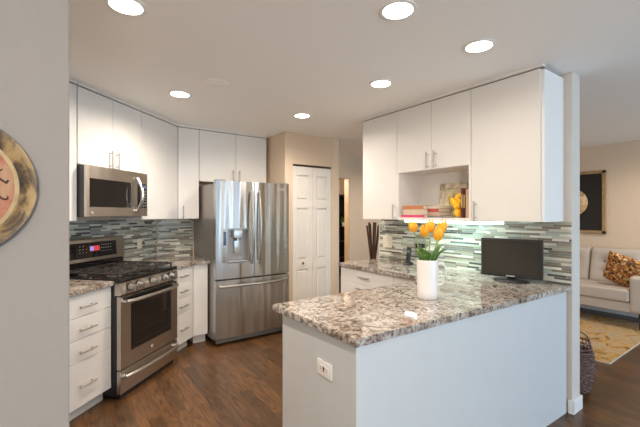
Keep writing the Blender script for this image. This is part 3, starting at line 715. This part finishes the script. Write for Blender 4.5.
# ------------------------------------------------------------------ tulips in a jug
JX, JY = 1.818, 1.416
JUG = mat('white_ceramic', (0.84, 0.81, 0.78), 0.18, var=0.01, coat=0.4)
jg = thing('ceramic_jug', 'tall white ceramic jug holding yellow tulips on the peninsula', 'jug', (JX, JY, CT + 0.0005), -radians(35.6))
MB().lathe([(0, 0.0), (0.056, 0.0), (0.060, 0.006), (0.060, 0.05), (0.062, 0.12), (0.064, 0.20), (0.065, 0.232), (0.0625, 0.234), (0.060, 0.230), (0.058, 0.06), (0.055, 0.012), (0, 0.010)], (0, 0, 0), 40).build('jug_body', JUG, jg)
hp = [(0.060, 0, 0.205), (0.085, 0, 0.207), (0.104, 0, 0.195), (0.113, 0, 0.165), (0.112, 0, 0.13), (0.103, 0, 0.10), (0.085, 0, 0.082), (0.058, 0, 0.078)]
MB().tube(hp, 0.0055, 10).build('handle', JUG, jg)
PET = blotch('tulip_petal', [(0.35, (0.90, 0.30, 0.01)), (0.5, (0.93, 0.43, 0.015)), (0.65, (0.96, 0.58, 0.04))], 18, 4, 0.5, 0.5, (3, 3, 0.6), 0.1)
STM = mat('tulip_stem', (0.22, 0.38, 0.10), 0.5, var=0.15, scale=30)
LEAFM = blotch('tulip_leaf', [(0.35, (0.05, 0.14, 0.025)), (0.55, (0.12, 0.26, 0.05)), (0.7, (0.30, 0.40, 0.10))], 9, 4, 0.6, 0.45, (6, 6, 1), 0.15)
RX, RY = 0.813, -0.582; FX, FY = 0.582, 0.813
def off(a, b, z): return Vector((RX * a + FX * b, RY * a + FY * b, z))
def tulip(label, a, b, z, s, lean, leaves):
    head = off(a, b, z - CT)
    t = thing('tulip', label, 'tulip', (JX, JY, CT + 0.0005))
    root = off(a * 0.05, b * 0.1, 0.03)
    ax = (head - off(a * 0.35, b * 0.35, 0.20)).normalized()
    base_ = head - ax * 0.033 * s
    pts = []
    for i in range(13):
        u = i / 12; q = off(a * 0.25, b * 0.25, 0.21)
        p = root * (1 - u) ** 2 + q * 2 * u * (1 - u) + base_ * u * u; pts.append(p)
    MB().tube(pts, 0.0032, 8).build('stem', STM, t)
    fl = MB(); bm_ = fl.bm; rq = ax.to_track_quat('Z', 'Y').to_matrix()
    for k in range(6):
        an0 = k * pi / 3 + lean; layer = k % 2; rad = (0.026 if layer else 0.023) * s; H_ = (0.070 if layer else 0.066) * s
        for side in (0,):
            grid = []
            for i in range(9):
                tt = i / 8; row = []
                rr = rad * (sin(pi * min(1, tt * 0.80 + 0.13)) ** 0.65) * (1.0 if tt < .7 else 1.0 - 0.15 * (tt - .7))
                wdt = 0.95 * (sin(pi * (tt * 0.90 + 0.08)) ** 0.55) * (1 if tt < .75 else max(0.30, 1 - 0.7 * ((tt - .75) / .25) ** 2))
                for j in range(7):
                    jj = (j - 3) / 3; an = an0 + jj * wdt * 0.72
                    row.append(base_ + rq @ Vector(((rr - 0.0025 * abs(jj)) * cos(an), (rr - 0.0025 * abs(jj)) * sin(an), H_ * tt - 0.004 * abs(jj) * tt)))
                grid.append(row)
            vs = [[bm_.verts.new(p) for p in row] for row in grid]
            inn = [[bm_.verts.new(base_ + (p - base_) * 0.965) for p in row] for row in grid]
            for i in range(8):
                for j in range(6):
                    bm_.faces.new((vs[i][j], vs[i][j + 1], vs[i + 1][j + 1], vs[i + 1][j]))
                    bm_.faces.new((inn[i][j], inn[i + 1][j], inn[i + 1][j + 1], inn[i][j + 1]))
            for i in range(8):
                bm_.faces.new((vs[i][0], vs[i + 1][0], inn[i + 1][0], inn[i][0])); bm_.faces.new((vs[i][6], inn[i][6], inn[i + 1][6], vs[i + 1][6]))
            for j in range(6): bm_.faces.new((vs[8][j], vs[8][j + 1], inn[8][j + 1], inn[8][j]))
    fl.build('blossom', PET, t, angle=60)
    for (la, lb, lz, wd, bend) in leaves:
        lf = MB(); bb2 = lf.bm; A0 = off(la * 0.10, lb * 0.10, 0.10); A1 = off(la * 0.45, lb * 0.45, 0.24 + bend); A2 = off(la, lb, lz - CT)
        prev = None; dirv = (A2 - A1); sd = Vector((0, 0, 1)).cross(Vector((dirv.x, dirv.y, 0.0001))).normalized()
        for i in range(13):
            u = i / 12; p = A0 * (1 - u) ** 2 + A1 * 2 * u * (1 - u) + A2 * u * u
            ww = 1.3 * wd * max(0.04, sin(pi * (0.16 + 0.84 * u)) ** 0.8)
            nrm = Vector((0, 0, 1)) * 0.012
            r_ = [p + sd * ww + nrm * (ww / wd), p, p - sd * ww + nrm * (ww / wd)]
            cur = [bb2.verts.new(x) for x in r_] + [bb2.verts.new(x - Vector((0.0007, 0.0007, 0.0013))) for x in r_]
            if prev:
                for j in (0, 1):
                    bb2.faces.new((prev[j], prev[j + 1], cur[j + 1], cur[j])); bb2.faces.new((prev[j + 3], cur[j + 3], cur[j + 4], prev[j + 4]))
                bb2.faces.new((prev[0], cur[0], cur[3], prev[3])); bb2.faces.new((prev[2], prev[5], cur[5], cur[2]))
            prev = cur
        lf.build('leaf', LEAFM, t, angle=70)
    return t
tulip('yellow tulip standing apart at the left of the jug', -0.090, 0.0, 1.351, 1.12, 0.2, [(-0.085, -0.02, 1.215, 0.030, 0.02), (-0.055, -0.03, 1.225, 0.030, 0.03)])
tulip('yellow tulip second from the left in the jug', -0.022, -0.015, 1.323, 1.1, 0.9, [(-0.030, -0.06, 1.205, 0.030, 0.02)])
tulip('open yellow tulip facing forward, lowest and frontmost in the jug', 0.053, -0.05, 1.309, 1.28, 0.5, [(0.050, -0.06, 1.225, 0.030, 0.02)])
tulip('yellow tulip at the back between the frontmost and second left tulips', 0.030, 0.035, 1.350, 1.15, 1.3, [(0.105, 0.03, 1.240, 0.022, 0.05)])
tulip('yellow tulip furthest right in the jug', 0.096, 0.01, 1.351, 1.2, 0.1, [(0.118, -0.01, 1.208, 0.012, 0.05)])

# ------------------------------------------------------------------ monitor
mo = thing('monitor', 'small black flat screen monitor on the granite counter by the mosaic wall', 'monitor', (2.77, 1.395, CT + 0.0005), radians(-90 - 0 + (-13)) + radians(26))
MW_, z0, z1 = 0.425, 0.030, 0.322
MB().box(-MW_ / 2, MW_ / 2, 0.0, 0.032, z0, z1, 0.005).build('housing', BLACK, mo)
MB().box(-MW_ / 2 + 0.016, MW_ / 2 - 0.016, -0.0015, 0.003, z0 + 0.024, z1 - 0.016).build('screen', mat('screen_off', (0.030, 0.027, 0.022), 0.25, spec=0.5), mo, False)
MB().box(-0.03, 0.03, -0.0018, 0.001, z0 + 0.008, z0 + 0.015).build('logo_mark', LOGO, mo, False)
MB().box(-0.03, 0.03, 0.030, 0.055, 0.01, 0.18, 0.006).build('stand_neck', BLACK, mo)
st = MB().lathe([(0, 0), (0.125, 0), (0.128, 0.005), (0.115, 0.014), (0, 0.018)], (0, 0, 0), 36); 
for v in st.bm.verts: v.co.y = v.co.y * 0.72 + 0.02
st.build('stand_base', BLACK, mo)

# cordless phone
ph = thing('cordless_phone', 'black cordless phone standing in its charging cradle by the mosaic wall', 'phone', (2.862, 2.47, CT + 0.0005), RE)
c = MB().lathe([(0, 0), (0.052, 0), (0.054, 0.008), (0.044, 0.022), (0.026, 0.030), (0, 0.032)], (0, 0, 0), 28); c.build('cradle', BLACK, ph)
MB().box(-0.022, 0.022, -0.008, 0.016, 0.022, 0.172, 0.008, 3, rot=Matrix.Rotation(radians(-8), 3, 'X'), piv=(0, 0, 0.03)).build('handset', BLACK, ph)
MB().box(-0.015, 0.015, -0.0115, -0.0075, 0.115, 0.145, 0.001, 1, rot=Matrix.Rotation(radians(-8), 3, 'X'), piv=(0, 0, 0.03)).build('phone_display', mat('lcd_grey', (0.16, 0.18, 0.18), 0.3), ph)

# ------------------------------------------------------------------ niche contents
NZ = 1.3925
def book(label, cx, cy, z, w, d, h, rz, cover, group='books lying in the open niche'):
    """lying book: w along the wall, d deep, h thick"""
    t = thing('book', label, 'book', (cx, cy, z), RE + rz, group)
    c_ = MB(); c_.box(-w / 2, w / 2, -d / 2, d / 2, 0, 0.003); c_.box(-w / 2, w / 2, -d / 2, d / 2, h - 0.003, h); c_.box(-w / 2, w / 2, -d / 2, -d / 2 + 0.004, 0.003, h - 0.003)
    c_.build('cover', cover, t, False)
    MB().box(-w / 2 + 0.004, w / 2 - 0.004, -d / 2 + 0.0042, d / 2 - 0.004, 0.0032, h - 0.0032).build('pages', mat('paper', (0.78, 0.72, 0.60), 0.8), t, False)
    return t
CM = lambda n, c: mat('cover_' + n, tuple(q * 0.72 for q in c), 0.45, var=0.06, scale=25)
bk = None
book('thin pink book at the bottom of the left stack in the niche', 2.755, 2.245, NZ, 0.262, 0.19, 0.024, 0.03, CM('pink', (0.85, 0.09, 0.22)))
book('thick cream book in the middle of the left stack in the niche', 2.75, 2.237, NZ + 0.0245, 0.232, 0.18, 0.050, -0.02, CM('cream', (0.86, 0.70, 0.54)))
book('orange-brown book on top of the left stack in the niche', 2.75, 2.242, NZ + 0.075, 0.235, 0.175, 0.036, 0.02, CM('orange', (0.70, 0.28, 0.12)))
book('grey book at the bottom of the right stack in the niche', 2.815, 2.03, NZ, 0.17, 0.20, 0.017, 0.0, CM('grey', (0.30, 0.28, 0.26)))
book('tan book second from the bottom of the right stack in the niche', 2.82, 2.055, NZ + 0.0175, 0.125, 0.19, 0.032, 0.03, CM('tan', (0.72, 0.52, 0.40)))
book('red book in the right stack in the niche', 2.815, 2.06, NZ + 0.050, 0.12, 0.18, 0.030, -0.04, CM('red', (0.62, 0.09, 0.06)))
book('pale book on top of the right stack in the niche', 2.82, 2.06, NZ + 0.0805, 0.13, 0.18, 0.026, 0.0, CM('pale', (0.80, 0.70, 0.58)))
# upright books at the right end
for lab, y, th, hh, mcol in (('upright dark red book at the left of the three standing in the niche', 1.754, 0.020, 0.245, CM('dark_red', (0.28, 0.03, 0.02))),
                             ('upright black book between the red and the salmon standing books', 1.733, 0.018, 0.238, CM('black', (0.04, 0.035, 0.03))),
                             ('upright salmon book at the right end of the niche', 1.703, 0.036, 0.235, CM('salmon', (0.80, 0.42, 0.28)))):
    t = thing('book', lab, 'book', (2.78, y, NZ), RE, 'books standing upright in the niche')
    c_ = MB(); c_.box(-th / 2, -th / 2 + 0.003, -0.085, 0.085, 0, hh); c_.box(th / 2 - 0.003, th / 2, -0.085, 0.085, 0, hh); c_.box(-th / 2, th / 2, -0.085, -0.081, 0, hh)
    c_.build('cover', mcol, t, False)
    MB().box(-th / 2 + 0.0032, th / 2 - 0.0032, -0.0808, 0.08, 0.003, hh - 0.003).build('pages', MATS['paper'], t, False)
    MB().box(-th / 2 + 0.004, th / 2 - 0.004, -0.0862, -0.0848, hh * 0.35, hh * 0.8).build('spine_label', CM('gilt', (0.75, 0.50, 0.25)), t, False)
# framed flower picture leaning on the niche back
pf = thing('picture_frame', 'cream framed flower picture leaning on the back of the book niche', 'picture', (2.915, 1.968, NZ), RE)
tl = Matrix.Rotation(radians(-6), 3, 'X'); pv = (0, 0, 0)
STONE = blotch('mottled_cream', [(0.35, (0.42, 0.33, 0.22)), (0.5, (0.66, 0.57, 0.43)), (0.65, (0.78, 0.71, 0.58))], 30, 6, 0.6, 0.7)
f_ = MB(); Wf, Hf, b0 = 0.165, 0.315, 0.055
for a_ in ((-Wf, -Wf + b0, 0, Hf), (Wf - b0, Wf, 0, Hf), (-Wf, Wf, 0, b0), (-Wf, Wf, Hf - b0, Hf)): f_.box(a_[0], a_[1], -0.02, 0.0, a_[2], a_[3], 0.003, 1, rot=tl, piv=pv)
f_.build('frame', STONE, pf)
MB().box(-Wf + b0, Wf - b0, -0.010, -0.004, b0, Hf - b0, 0, rot=tl, piv=pv).build('picture_ground', mat('parchment', (0.72, 0.66, 0.46), 0.8, var=0.1, scale=20), pf, False)
s_ = MB()
for x, z, r in ((-0.06, 0.18, 0.016), (-0.02, 0.21, 0.014), (0.03, 0.19, 0.016), (-0.04, 0.13, 0.012)): s_.sphere((x, -0.010 - 0.105 * 0 + z * -0.0, z), r, (1, 0.12, 1.3), 12, 8, rot=None)
for v in s_.bm.verts: v.co = tl @ v.co - Vector((0, 0.002, 0))
s_.build('painted_flowers', mat('paint_yellow', (0.75, 0.50, 0.10), 0.7), pf)
s_ = MB()
for x, x2, z in ((-0.06, -0.03, 0.17), (-0.02, -0.01, 0.20), (0.03, 0.01, 0.18), (-0.07, -0.02, 0.10)): s_.tube([tl @ Vector((x, -0.0125, z)), tl @ Vector(((x + x2) / 2 - 0.01, -0.0125, z * 0.7 + 0.01)), tl @ Vector((x2, -0.0125, 0.06))], 0.003, 6)
s_.build('painted_stems', mat('paint_green', (0.16, 0.22, 0.08), 0.7), pf)
# bunch of yellow flowers
YEL = blotch('yellow_blossom', [(0.3, (0.88, 0.40, 0.01)), (0.6, (0.95, 0.58, 0.02))], 30, 3, 0.2, 0.5, (1, 1, 1), 0.15)
yb = thing('flower_bunch', 'bunch of round yellow flowers between the flower picture and upright books', 'flowers', (2.80, 1.835, NZ), RE)
MB().lathe([(0, 0), (0.020, 0), (0.024, 0.02), (0.018, 0.045), (0.016, 0.045), (0.018, 0.02), (0, 0.01)], (0, 0, 0), 20).build('bud_vase', WHITE, yb)
for (x, z, y, rr) in ((-0.004, 0.040, -0.030, 0.031), (-0.012, 0.098, -0.020, 0.034), (0.012, 0.135, 0.0, 0.030), (-0.046, 0.120, 0.0, 0.031), (-0.074, 0.142, 0.012, 0.030), (-0.020, 0.168, 0.012, 0.033), (0.014, 0.186, -0.012, 0.028)):
    rr *= 1.22; m_ = MB(); cc = Vector((x, y, z)); m_.sphere(cc, rr * 0.86, (1, 1, 1.05), 16, 10)
    for k in range(7):
        an = 2 * pi * k / 7 + x * 40; m_.sphere(cc + Vector((rr * 0.42 * cos(an), rr * 0.42 * sin(an), 0.002)), rr * 0.62, (0.8, 0.8, 1.25), 10, 8)
    bl = m_.build('blossom', YEL, yb)
    MB().tube([(0, 0, 0.02), (x * 0.4, y * 0.4, z * 0.5 + 0.01), (x, y, z - 0.01)], 0.002, 6).build('stem', STM, yb)

# ------------------------------------------------------------------ dark slats beyond the counter
SL = blotch('dark_slat_wood', [(0.35, (0.035, 0.015, 0.010)), (0.6, (0.10, 0.045, 0.028)), (0.75, (0.17, 0.08, 0.05))], 8, 5, 0.5, 0.6, (12, 12, 0.7), 0.2)
sv = thing('decorative_branches', 'tall bundle of flared dark brown sticks standing beyond the counter end', 'decor', (3.04, 3.16, 0))
MB().lathe([(0, 0), (0.07, 0), (0.075, 0.01), (0.055, 0.30), (0.05, 0.55), (0.047, 0.55), (0.048, 0.30), (0.06, 0.02), (0, 0.02)], (0, 0, 0), 28).build('floor_vase', mat('vase_black', (0.03, 0.025, 0.02), 0.3), sv)
for k in range(9):
    an = 2 * pi * k / 9 + 0.3; rt = 0.078 if k % 3 else 0.045; zt = 1.325 - 0.02 * (k % 3)
    m_ = MB(); pp = []
    for i in range(9):
        u = i / 8; r_ = 0.018 + (rt - 0.018) * max(0, (u - 0.60) / 0.40); pp.append((r_ * cos(an + 0.25 * u), r_ * sin(an + 0.25 * u), 0.03 + (zt - 0.03) * u))
    m_.tube(pp, [0.006 + 0.007 * i / 8 for i in range(9)], 8, squash=0.7); m_.build('stick', SL, sv)

# ------------------------------------------------------------------ wall plate on the near left wall
PLR = blotch('plate_rim', [(0.38, (0.03, 0.022, 0.018)), (0.47, (0.10, 0.065, 0.035)), (0.54, (0.34, 0.22, 0.09)), (0.70, (0.50, 0.36, 0.17))], 6, 8, 1.2, 0.55)
pl = thing('wall_plate', 'round brown rimmed decorative plate hanging on the near left wall', 'plate', (-0.2408, 1.2995, 1.497))
def disc(prof, name, m_, par):
    d_ = MB().lathe(prof, (0, 0, 0), 64)
    for v in d_.bm.verts: v.co = Vector((v.co.x, -v.co.z, v.co.y))
    return d_.build(name, m_, par)
disc([(0, 0.001), (0.12, 0.001), (0.185, 0.018), (0.190, 0.022), (0.189, 0.027), (0.182, 0.027), (0.160, 0.016), (0.150, 0.010), (0, 0.010)], 'plate_body', PLR, pl)
disc([(0.120, 0.0115), (0.150, 0.0118), (0.1505, 0.0105), (0.120, 0.0102)], 'inner_band', mat('plate_cream', (0.44, 0.31, 0.15), 0.6, var=0.2, scale=25), pl)
inn = disc([(0, 0.0125), (0.140, 0.0125), (0.141, 0.0105), (0, 0.0102)], 'painted_center', blotch('plate_red', [(0.3, (0.26, 0.07, 0.04)), (0.5, (0.40, 0.135, 0.075)), (0.7, (0.42, 0.25, 0.13))], 12, 6, 0.8, 0.6), pl)
sc_ = MB()
for row, (zc, xs0, xs1) in enumerate(((0.058, -0.08, 0.112), (0.018, -0.09, 0.130), (-0.026, -0.09, 0.128), (-0.070, -0.07, 0.110))):
    pts = []; n_ = int((xs1 - xs0) / 0.004)
    for i in range(n_ + 1):
        x = xs0 + (xs1 - xs0) * i / n_; amp = 0.014 if (i // 5) % 3 == 0 else 0.007
        pts.append((x + 0.003 * sin(i * 1.35), -0.0135, zc + amp * sin(i * 0.9 + row)))
    sc_.tube(pts, 0.0026, 5)
sc_.build('script_strokes', mat('plate_ink', (0.08, 0.04, 0.03), 0.6), inn)

# ------------------------------------------------------------------ living room
def cushion(w, d, t, tufts=(), n=22, pw=5.0, edge=0.35):
    """soft slab: w along x, d along y, thickness t along z, centred"""
    m_ = MB(); bm_ = m_.bm
    def zz(x, y):
        a_ = max(0.0, (1 - abs(x) ** pw)) * max(0.0, (1 - abs(y) ** pw)); z = t / 2 * a_ ** edge
        for (tx, ty) in tufts:
            dd_ = ((x - tx) * w / 2) ** 2 + ((y - ty) * d / 2) ** 2
            z -= 0.036 * math.exp(-dd_ / 0.0016) + 0.034 * math.exp(-dd_ / 0.012)
        return z
    def g(i): q = -1 + 2 * i / n; return sin(q * pi / 2) * 0.35 + q * 0.65
    T = [[bm_.verts.new((g(i) * w / 2, g(j) * d / 2, zz(g(i), g(j)))) for j in range(n + 1)] for i in range(n + 1)]
    Bt = [[T[i][j] if (i in (0, n) or j in (0, n)) else bm_.verts.new((g(i) * w / 2, g(j) * d / 2, -abs(zz(g(i), g(j))) if not tufts else -t / 2 * (max(0, 1 - abs(g(i)) ** pw) * max(0, 1 - abs(g(j)) ** pw)) ** edge)) for j in range(n + 1)] for i in range(n + 1)]
    for i in range(n):
        for j in range(n):
            bm_.faces.new((T[i][j], T[i + 1][j], T[i + 1][j + 1], T[i][j + 1]))
            bm_.faces.new((Bt[i][j], Bt[i][j + 1], Bt[i + 1][j + 1], Bt[i + 1][j]))
    return m_
FAB = mat('sofa_fabric', (0.50, 0.44, 0.385), 0.9, var=0.06, scale=140, bump=0.15)
so = thing('sofa', 'light grey tufted sofa against the living room wall', 'sofa', (5.65, 1.23, 0), RE)
# local: x = -Y (so negative x goes along +Y), y = +X into the wall
L0, L1 = -2.12, 0.0
MB().box(L0, L1, 0.015, 0.78, 0.215, 0.335, 0.02, 3).build('base', FAB, so)
for s in (0, 1):
    x0 = L1 - 0.18 if s == 0 else L0
    a_ = MB().box(x0, x0 + 0.18, 0.0, 0.80, 0.215, 0.66, 0.055, 5); a_.build('armrest', FAB, so)
MB().box(L0 + 0.1, L1 - 0.1, 0.60, 0.745, 0.30, 0.86, 0.04, 4, rot=Matrix.Rotation(radians(-4), 3, 'X'), piv=(-1, 0.7, 0.3)).build('backrest', FAB, so)
cw = (L1 - L0 - 0.36) / 3
TUF = [(-0.42, 0.22), (0.42, 0.22), (-0.42, -0.35), (0.42, -0.35)]
BTNF = mat('tuft_button', (0.22, 0.18, 0.15), 0.9)  # buttons coloured darker to carry the shade of the dimples
for i in range(3):
    xc = L1 - 0.18 - cw * (i + 0.5)
    b = cushion(cw * 0.995, 0.50, 0.16, TUF)
    R1 = Matrix.Rotation(radians(76), 3, 'X')
    for v in b.bm.verts: v.co = R1 @ v.co + Vector((xc, 0.60, 0.70))
    bo = b.build('back_cushion', FAB, so, angle=80)
    for tx, ty in TUF:
        q_ = R1 @ Vector((tx * cw * 0.4975, ty * 0.25, 0.012)) + Vector((xc, 0.60, 0.70))
        MB().sphere(q_, 0.014, (1, 0.6, 1), 12, 8).build('tuft_button', BTNF, bo)
MB().box(L1 - 0.18 - 3 * cw, L1 - 0.18, -0.005, 0.56, 0.338, 0.485, 0.035, 5).build('seat_cushion', FAB, so)
for x in (L0 + 0.08, L1 - 0.08):
    for y in (0.07, 0.72): MB().cyl((x, y, 0.012), (x, y, 0.216), 0.018, 0.028).build('leg', mat('dark_leg', (0.05, 0.03, 0.02), 0.4), so)
# patterned pillow
PIL = cells('pillow_mosaic', [(0.0, (0.10, 0.04, 0.02)), (0.22, (0.42, 0.15, 0.03)), (0.42, (0.62, 0.33, 0.07)), (0.58, (0.22, 0.09, 0.05)), (0.72, (0.72, 0.55, 0.32)), (0.85, (0.50, 0.20, 0.05))], 46)
c_ = cushion(0.47, 0.47, 0.17, n=20, pw=2.6, edge=0.5)
R1 = Matrix.Rotation(radians(-58), 3, 'Y') @ Matrix.Rotation(radians(0), 3, 'X')
pb = c_.build('throw_pillow', PIL, None, angle=80)
pb.rotation_euler = (Matrix.Rotation(radians(78), 4, 'Z') @ Matrix.Rotation(radians(-62), 4, 'X').inverted() @ Matrix.Rotation(radians(24), 4, 'Z')).to_euler()
pb.location = (5.93, 1.50, 0.675)
tag(pb, 'brown and orange geometric patterned throw pillow on the grey sofa', 'pillow')
# rug
RUG = blotch('rug_pile', [(0.34, (0.10, 0.06, 0.03)), (0.42, (0.38, 0.20, 0.05)), (0.49, (0.50, 0.31, 0.11)), (0.55, (0.36, 0.29, 0.22)), (0.62, (0.46, 0.26, 0.06)), (0.72, (0.20, 0.14, 0.09))], 3.2, 7, 1.6, 0.95, (1, 1.6, 1), 0.5)
rg = thing('area_rug', 'gold and grey distressed area rug in front of the sofa', 'rug', (0, 0, 0))
MB().box(4.228, 6.10, 1.205, 3.6, 0.0005, 0.011, 0.003).build('pile', RUG, rg)
m_ = MB(); m_.box(4.22, 6.11, 1.195, 1.2045, 0.0005, 0.010); m_.box(4.218, 4.2275, 1.195, 3.61, 0.0005, 0.010)
m_.build('binding', mat('rug_edge', (0.55, 0.47, 0.36), 0.9), rg)
# wall art
wa = thing('wall_art', 'square black picture with a gold medallion in a bronze frame on the living wall', 'picture', (6.4695, 2.30, 1.60), RE)
FRM = blotch('bronze_frame', [(0.35, (0.28, 0.17, 0.075)), (0.65, (0.44, 0.29, 0.14))], 30, 4, 0.5, 0.45)
f_ = MB(); S = 0.43; Hh = 0.465
for a_ in ((-S, -S + 0.045, -Hh, Hh), (S - 0.045, S, -Hh, Hh), (-S, S, -Hh, -Hh + 0.045), (-S, S, Hh - 0.045, Hh)): f_.box(a_[0], a_[1], -0.04, 0.0, a_[2], a_[3], 0.004, 1)
f_.build('frame', FRM, wa)
MB().box(-S + 0.04, S - 0.04, -0.018, -0.002, -Hh + 0.04, Hh - 0.04).build('mat_board', mat('mat_black', (0.018, 0.014, 0.012), 0.8), wa, False)
disc([(0, 0.0), (0.205, 0.0), (0.208, 0.006), (0.195, 0.016), (0.10, 0.022), (0, 0.024)], 'medallion', blotch('gold_relief', [(0.35, (0.25, 0.13, 0.05)), (0.5, (0.60, 0.38, 0.18)), (0.65, (0.78, 0.58, 0.34))], 9, 7, 1.0, 0.4), wa).location = (0, -0.0185, 0)

# woven basket by the partition end
BZ = 0.93
bk_ = thing('woven_basket', 'tall dark woven wicker basket on the floor behind the wall end', 'basket', (3.42, 1.215, 0))
WK = blotch('wicker', [(0.3, (0.03, 0.015, 0.015)), (0.5, (0.12, 0.06, 0.05)), (0.7, (0.30, 0.20, 0.18))], 60, 5, 0.5, 0.7)
def br(z):      # belly radius over the height
    u = z / 0.42; return 0.074 + 0.066 * sin(pi * min(1, 0.15 + 0.62 * u)) ** 1.2
w_ = MB(); nst = 24; rows = 20
for r_ in range(rows):
    z = 0.012 + r_ * 0.0175; pts = []
    for k in range(nst * 4):
        an = 2 * pi * k / (nst * 4); rr = br(z) + 0.006 * cos(nst / 2 * an + pi * (r_ % 2)); pts.append((rr * cos(an), rr * sin(an), z + 0.002 * sin(5 * an + r_)))
    w_.tube(pts, 0.0085, 6, closed=True)
w_.lathe([(0, 0.004), (0.074, 0.004), (0.08, 0.012), (0, 0.012)], (0, 0, 0), 24)
w_.build('weave', WK, bk_)
w_ = MB()
for k in range(nst):
    an = 2 * pi * k / nst; w_.tube([(br(z) * cos(an), br(z) * sin(an), z) for z in [0.01 + 0.04 * i for i in range(11)]], 0.004, 6)
w_.build('stakes', WK, bk_)
w_ = MB()
for z in (0.375, 0.42):
    w_.tube([((br(z)) * cos(2 * pi * k / 48), br(z) * sin(2 * pi * k / 48), z) for k in range(48)], 0.008, 6, closed=True)
w_.build('rim', WK, bk_)
w_ = MB().tube([(0.0 + br(0.42) * cos(an) * 0.98, 0.02 * 0, 0.42 + 0.09 * sin(an)) for an in [pi * i / 14 for i in range(15)]], 0.006, 8)
ho = w_.build('handle', WK, bk_); ho.rotation_euler = (0, 0, radians(-60))
for c__ in list(bpy.data.objects):
    if c__.parent == bk_: c__.scale = (1, 1, BZ)

# far room behind the hall doorway: dark bookcase
bc = thing('bookcase', 'tall black bookcase seen through the hall doorway', 'bookcase', (5.02, 6.30, 0))
m_ = MB(); m_.box(-0.5, -0.46, 0, 0.29, 0, 1.82); m_.box(0.46, 0.5, 0, 0.29, 0, 1.82); m_.box(-0.46, 0.46, 0.27, 0.29, 0, 1.82); m_.box(-0.5, 0.5, -0.01, 0.29, 1.82, 1.86)
m_.build('case', BLACK, bc, False)
for z in (0.05, 0.42, 0.78, 1.12, 1.46): MB().box(-0.459, 0.459, 0.01, 0.269, z, z + 0.025).build('shelf', BLACK, bc, False)
pt = thing('potted_plant', 'small green plant on a shelf of the black bookcase', 'plant', (5.27, 6.42, 1.1455))
MB().lathe([(0, 0), (0.04, 0), (0.055, 0.09), (0.05, 0.09), (0, 0.08)], (0, 0, 0), 20).build('pot', TRIMW, pt)
m_ = MB()
for k in range(26):
    an = k * 2.4; r_ = 0.03 + 0.05 * random.random(); z = 0.10 + 0.12 * random.random()
    m_.sphere((r_ * cos(an), r_ * sin(an), z), 0.03, (1.2, 0.5, 0.25), 8, 6, rot=Matrix.Rotation(an, 3, 'Z') @ Matrix.Rotation(-0.7, 3, 'Y'))
m_.cyl((0, 0, 0.07), (0, 0, 0.2), 0.006)
m_.build('foliage', LEAFM, pt)
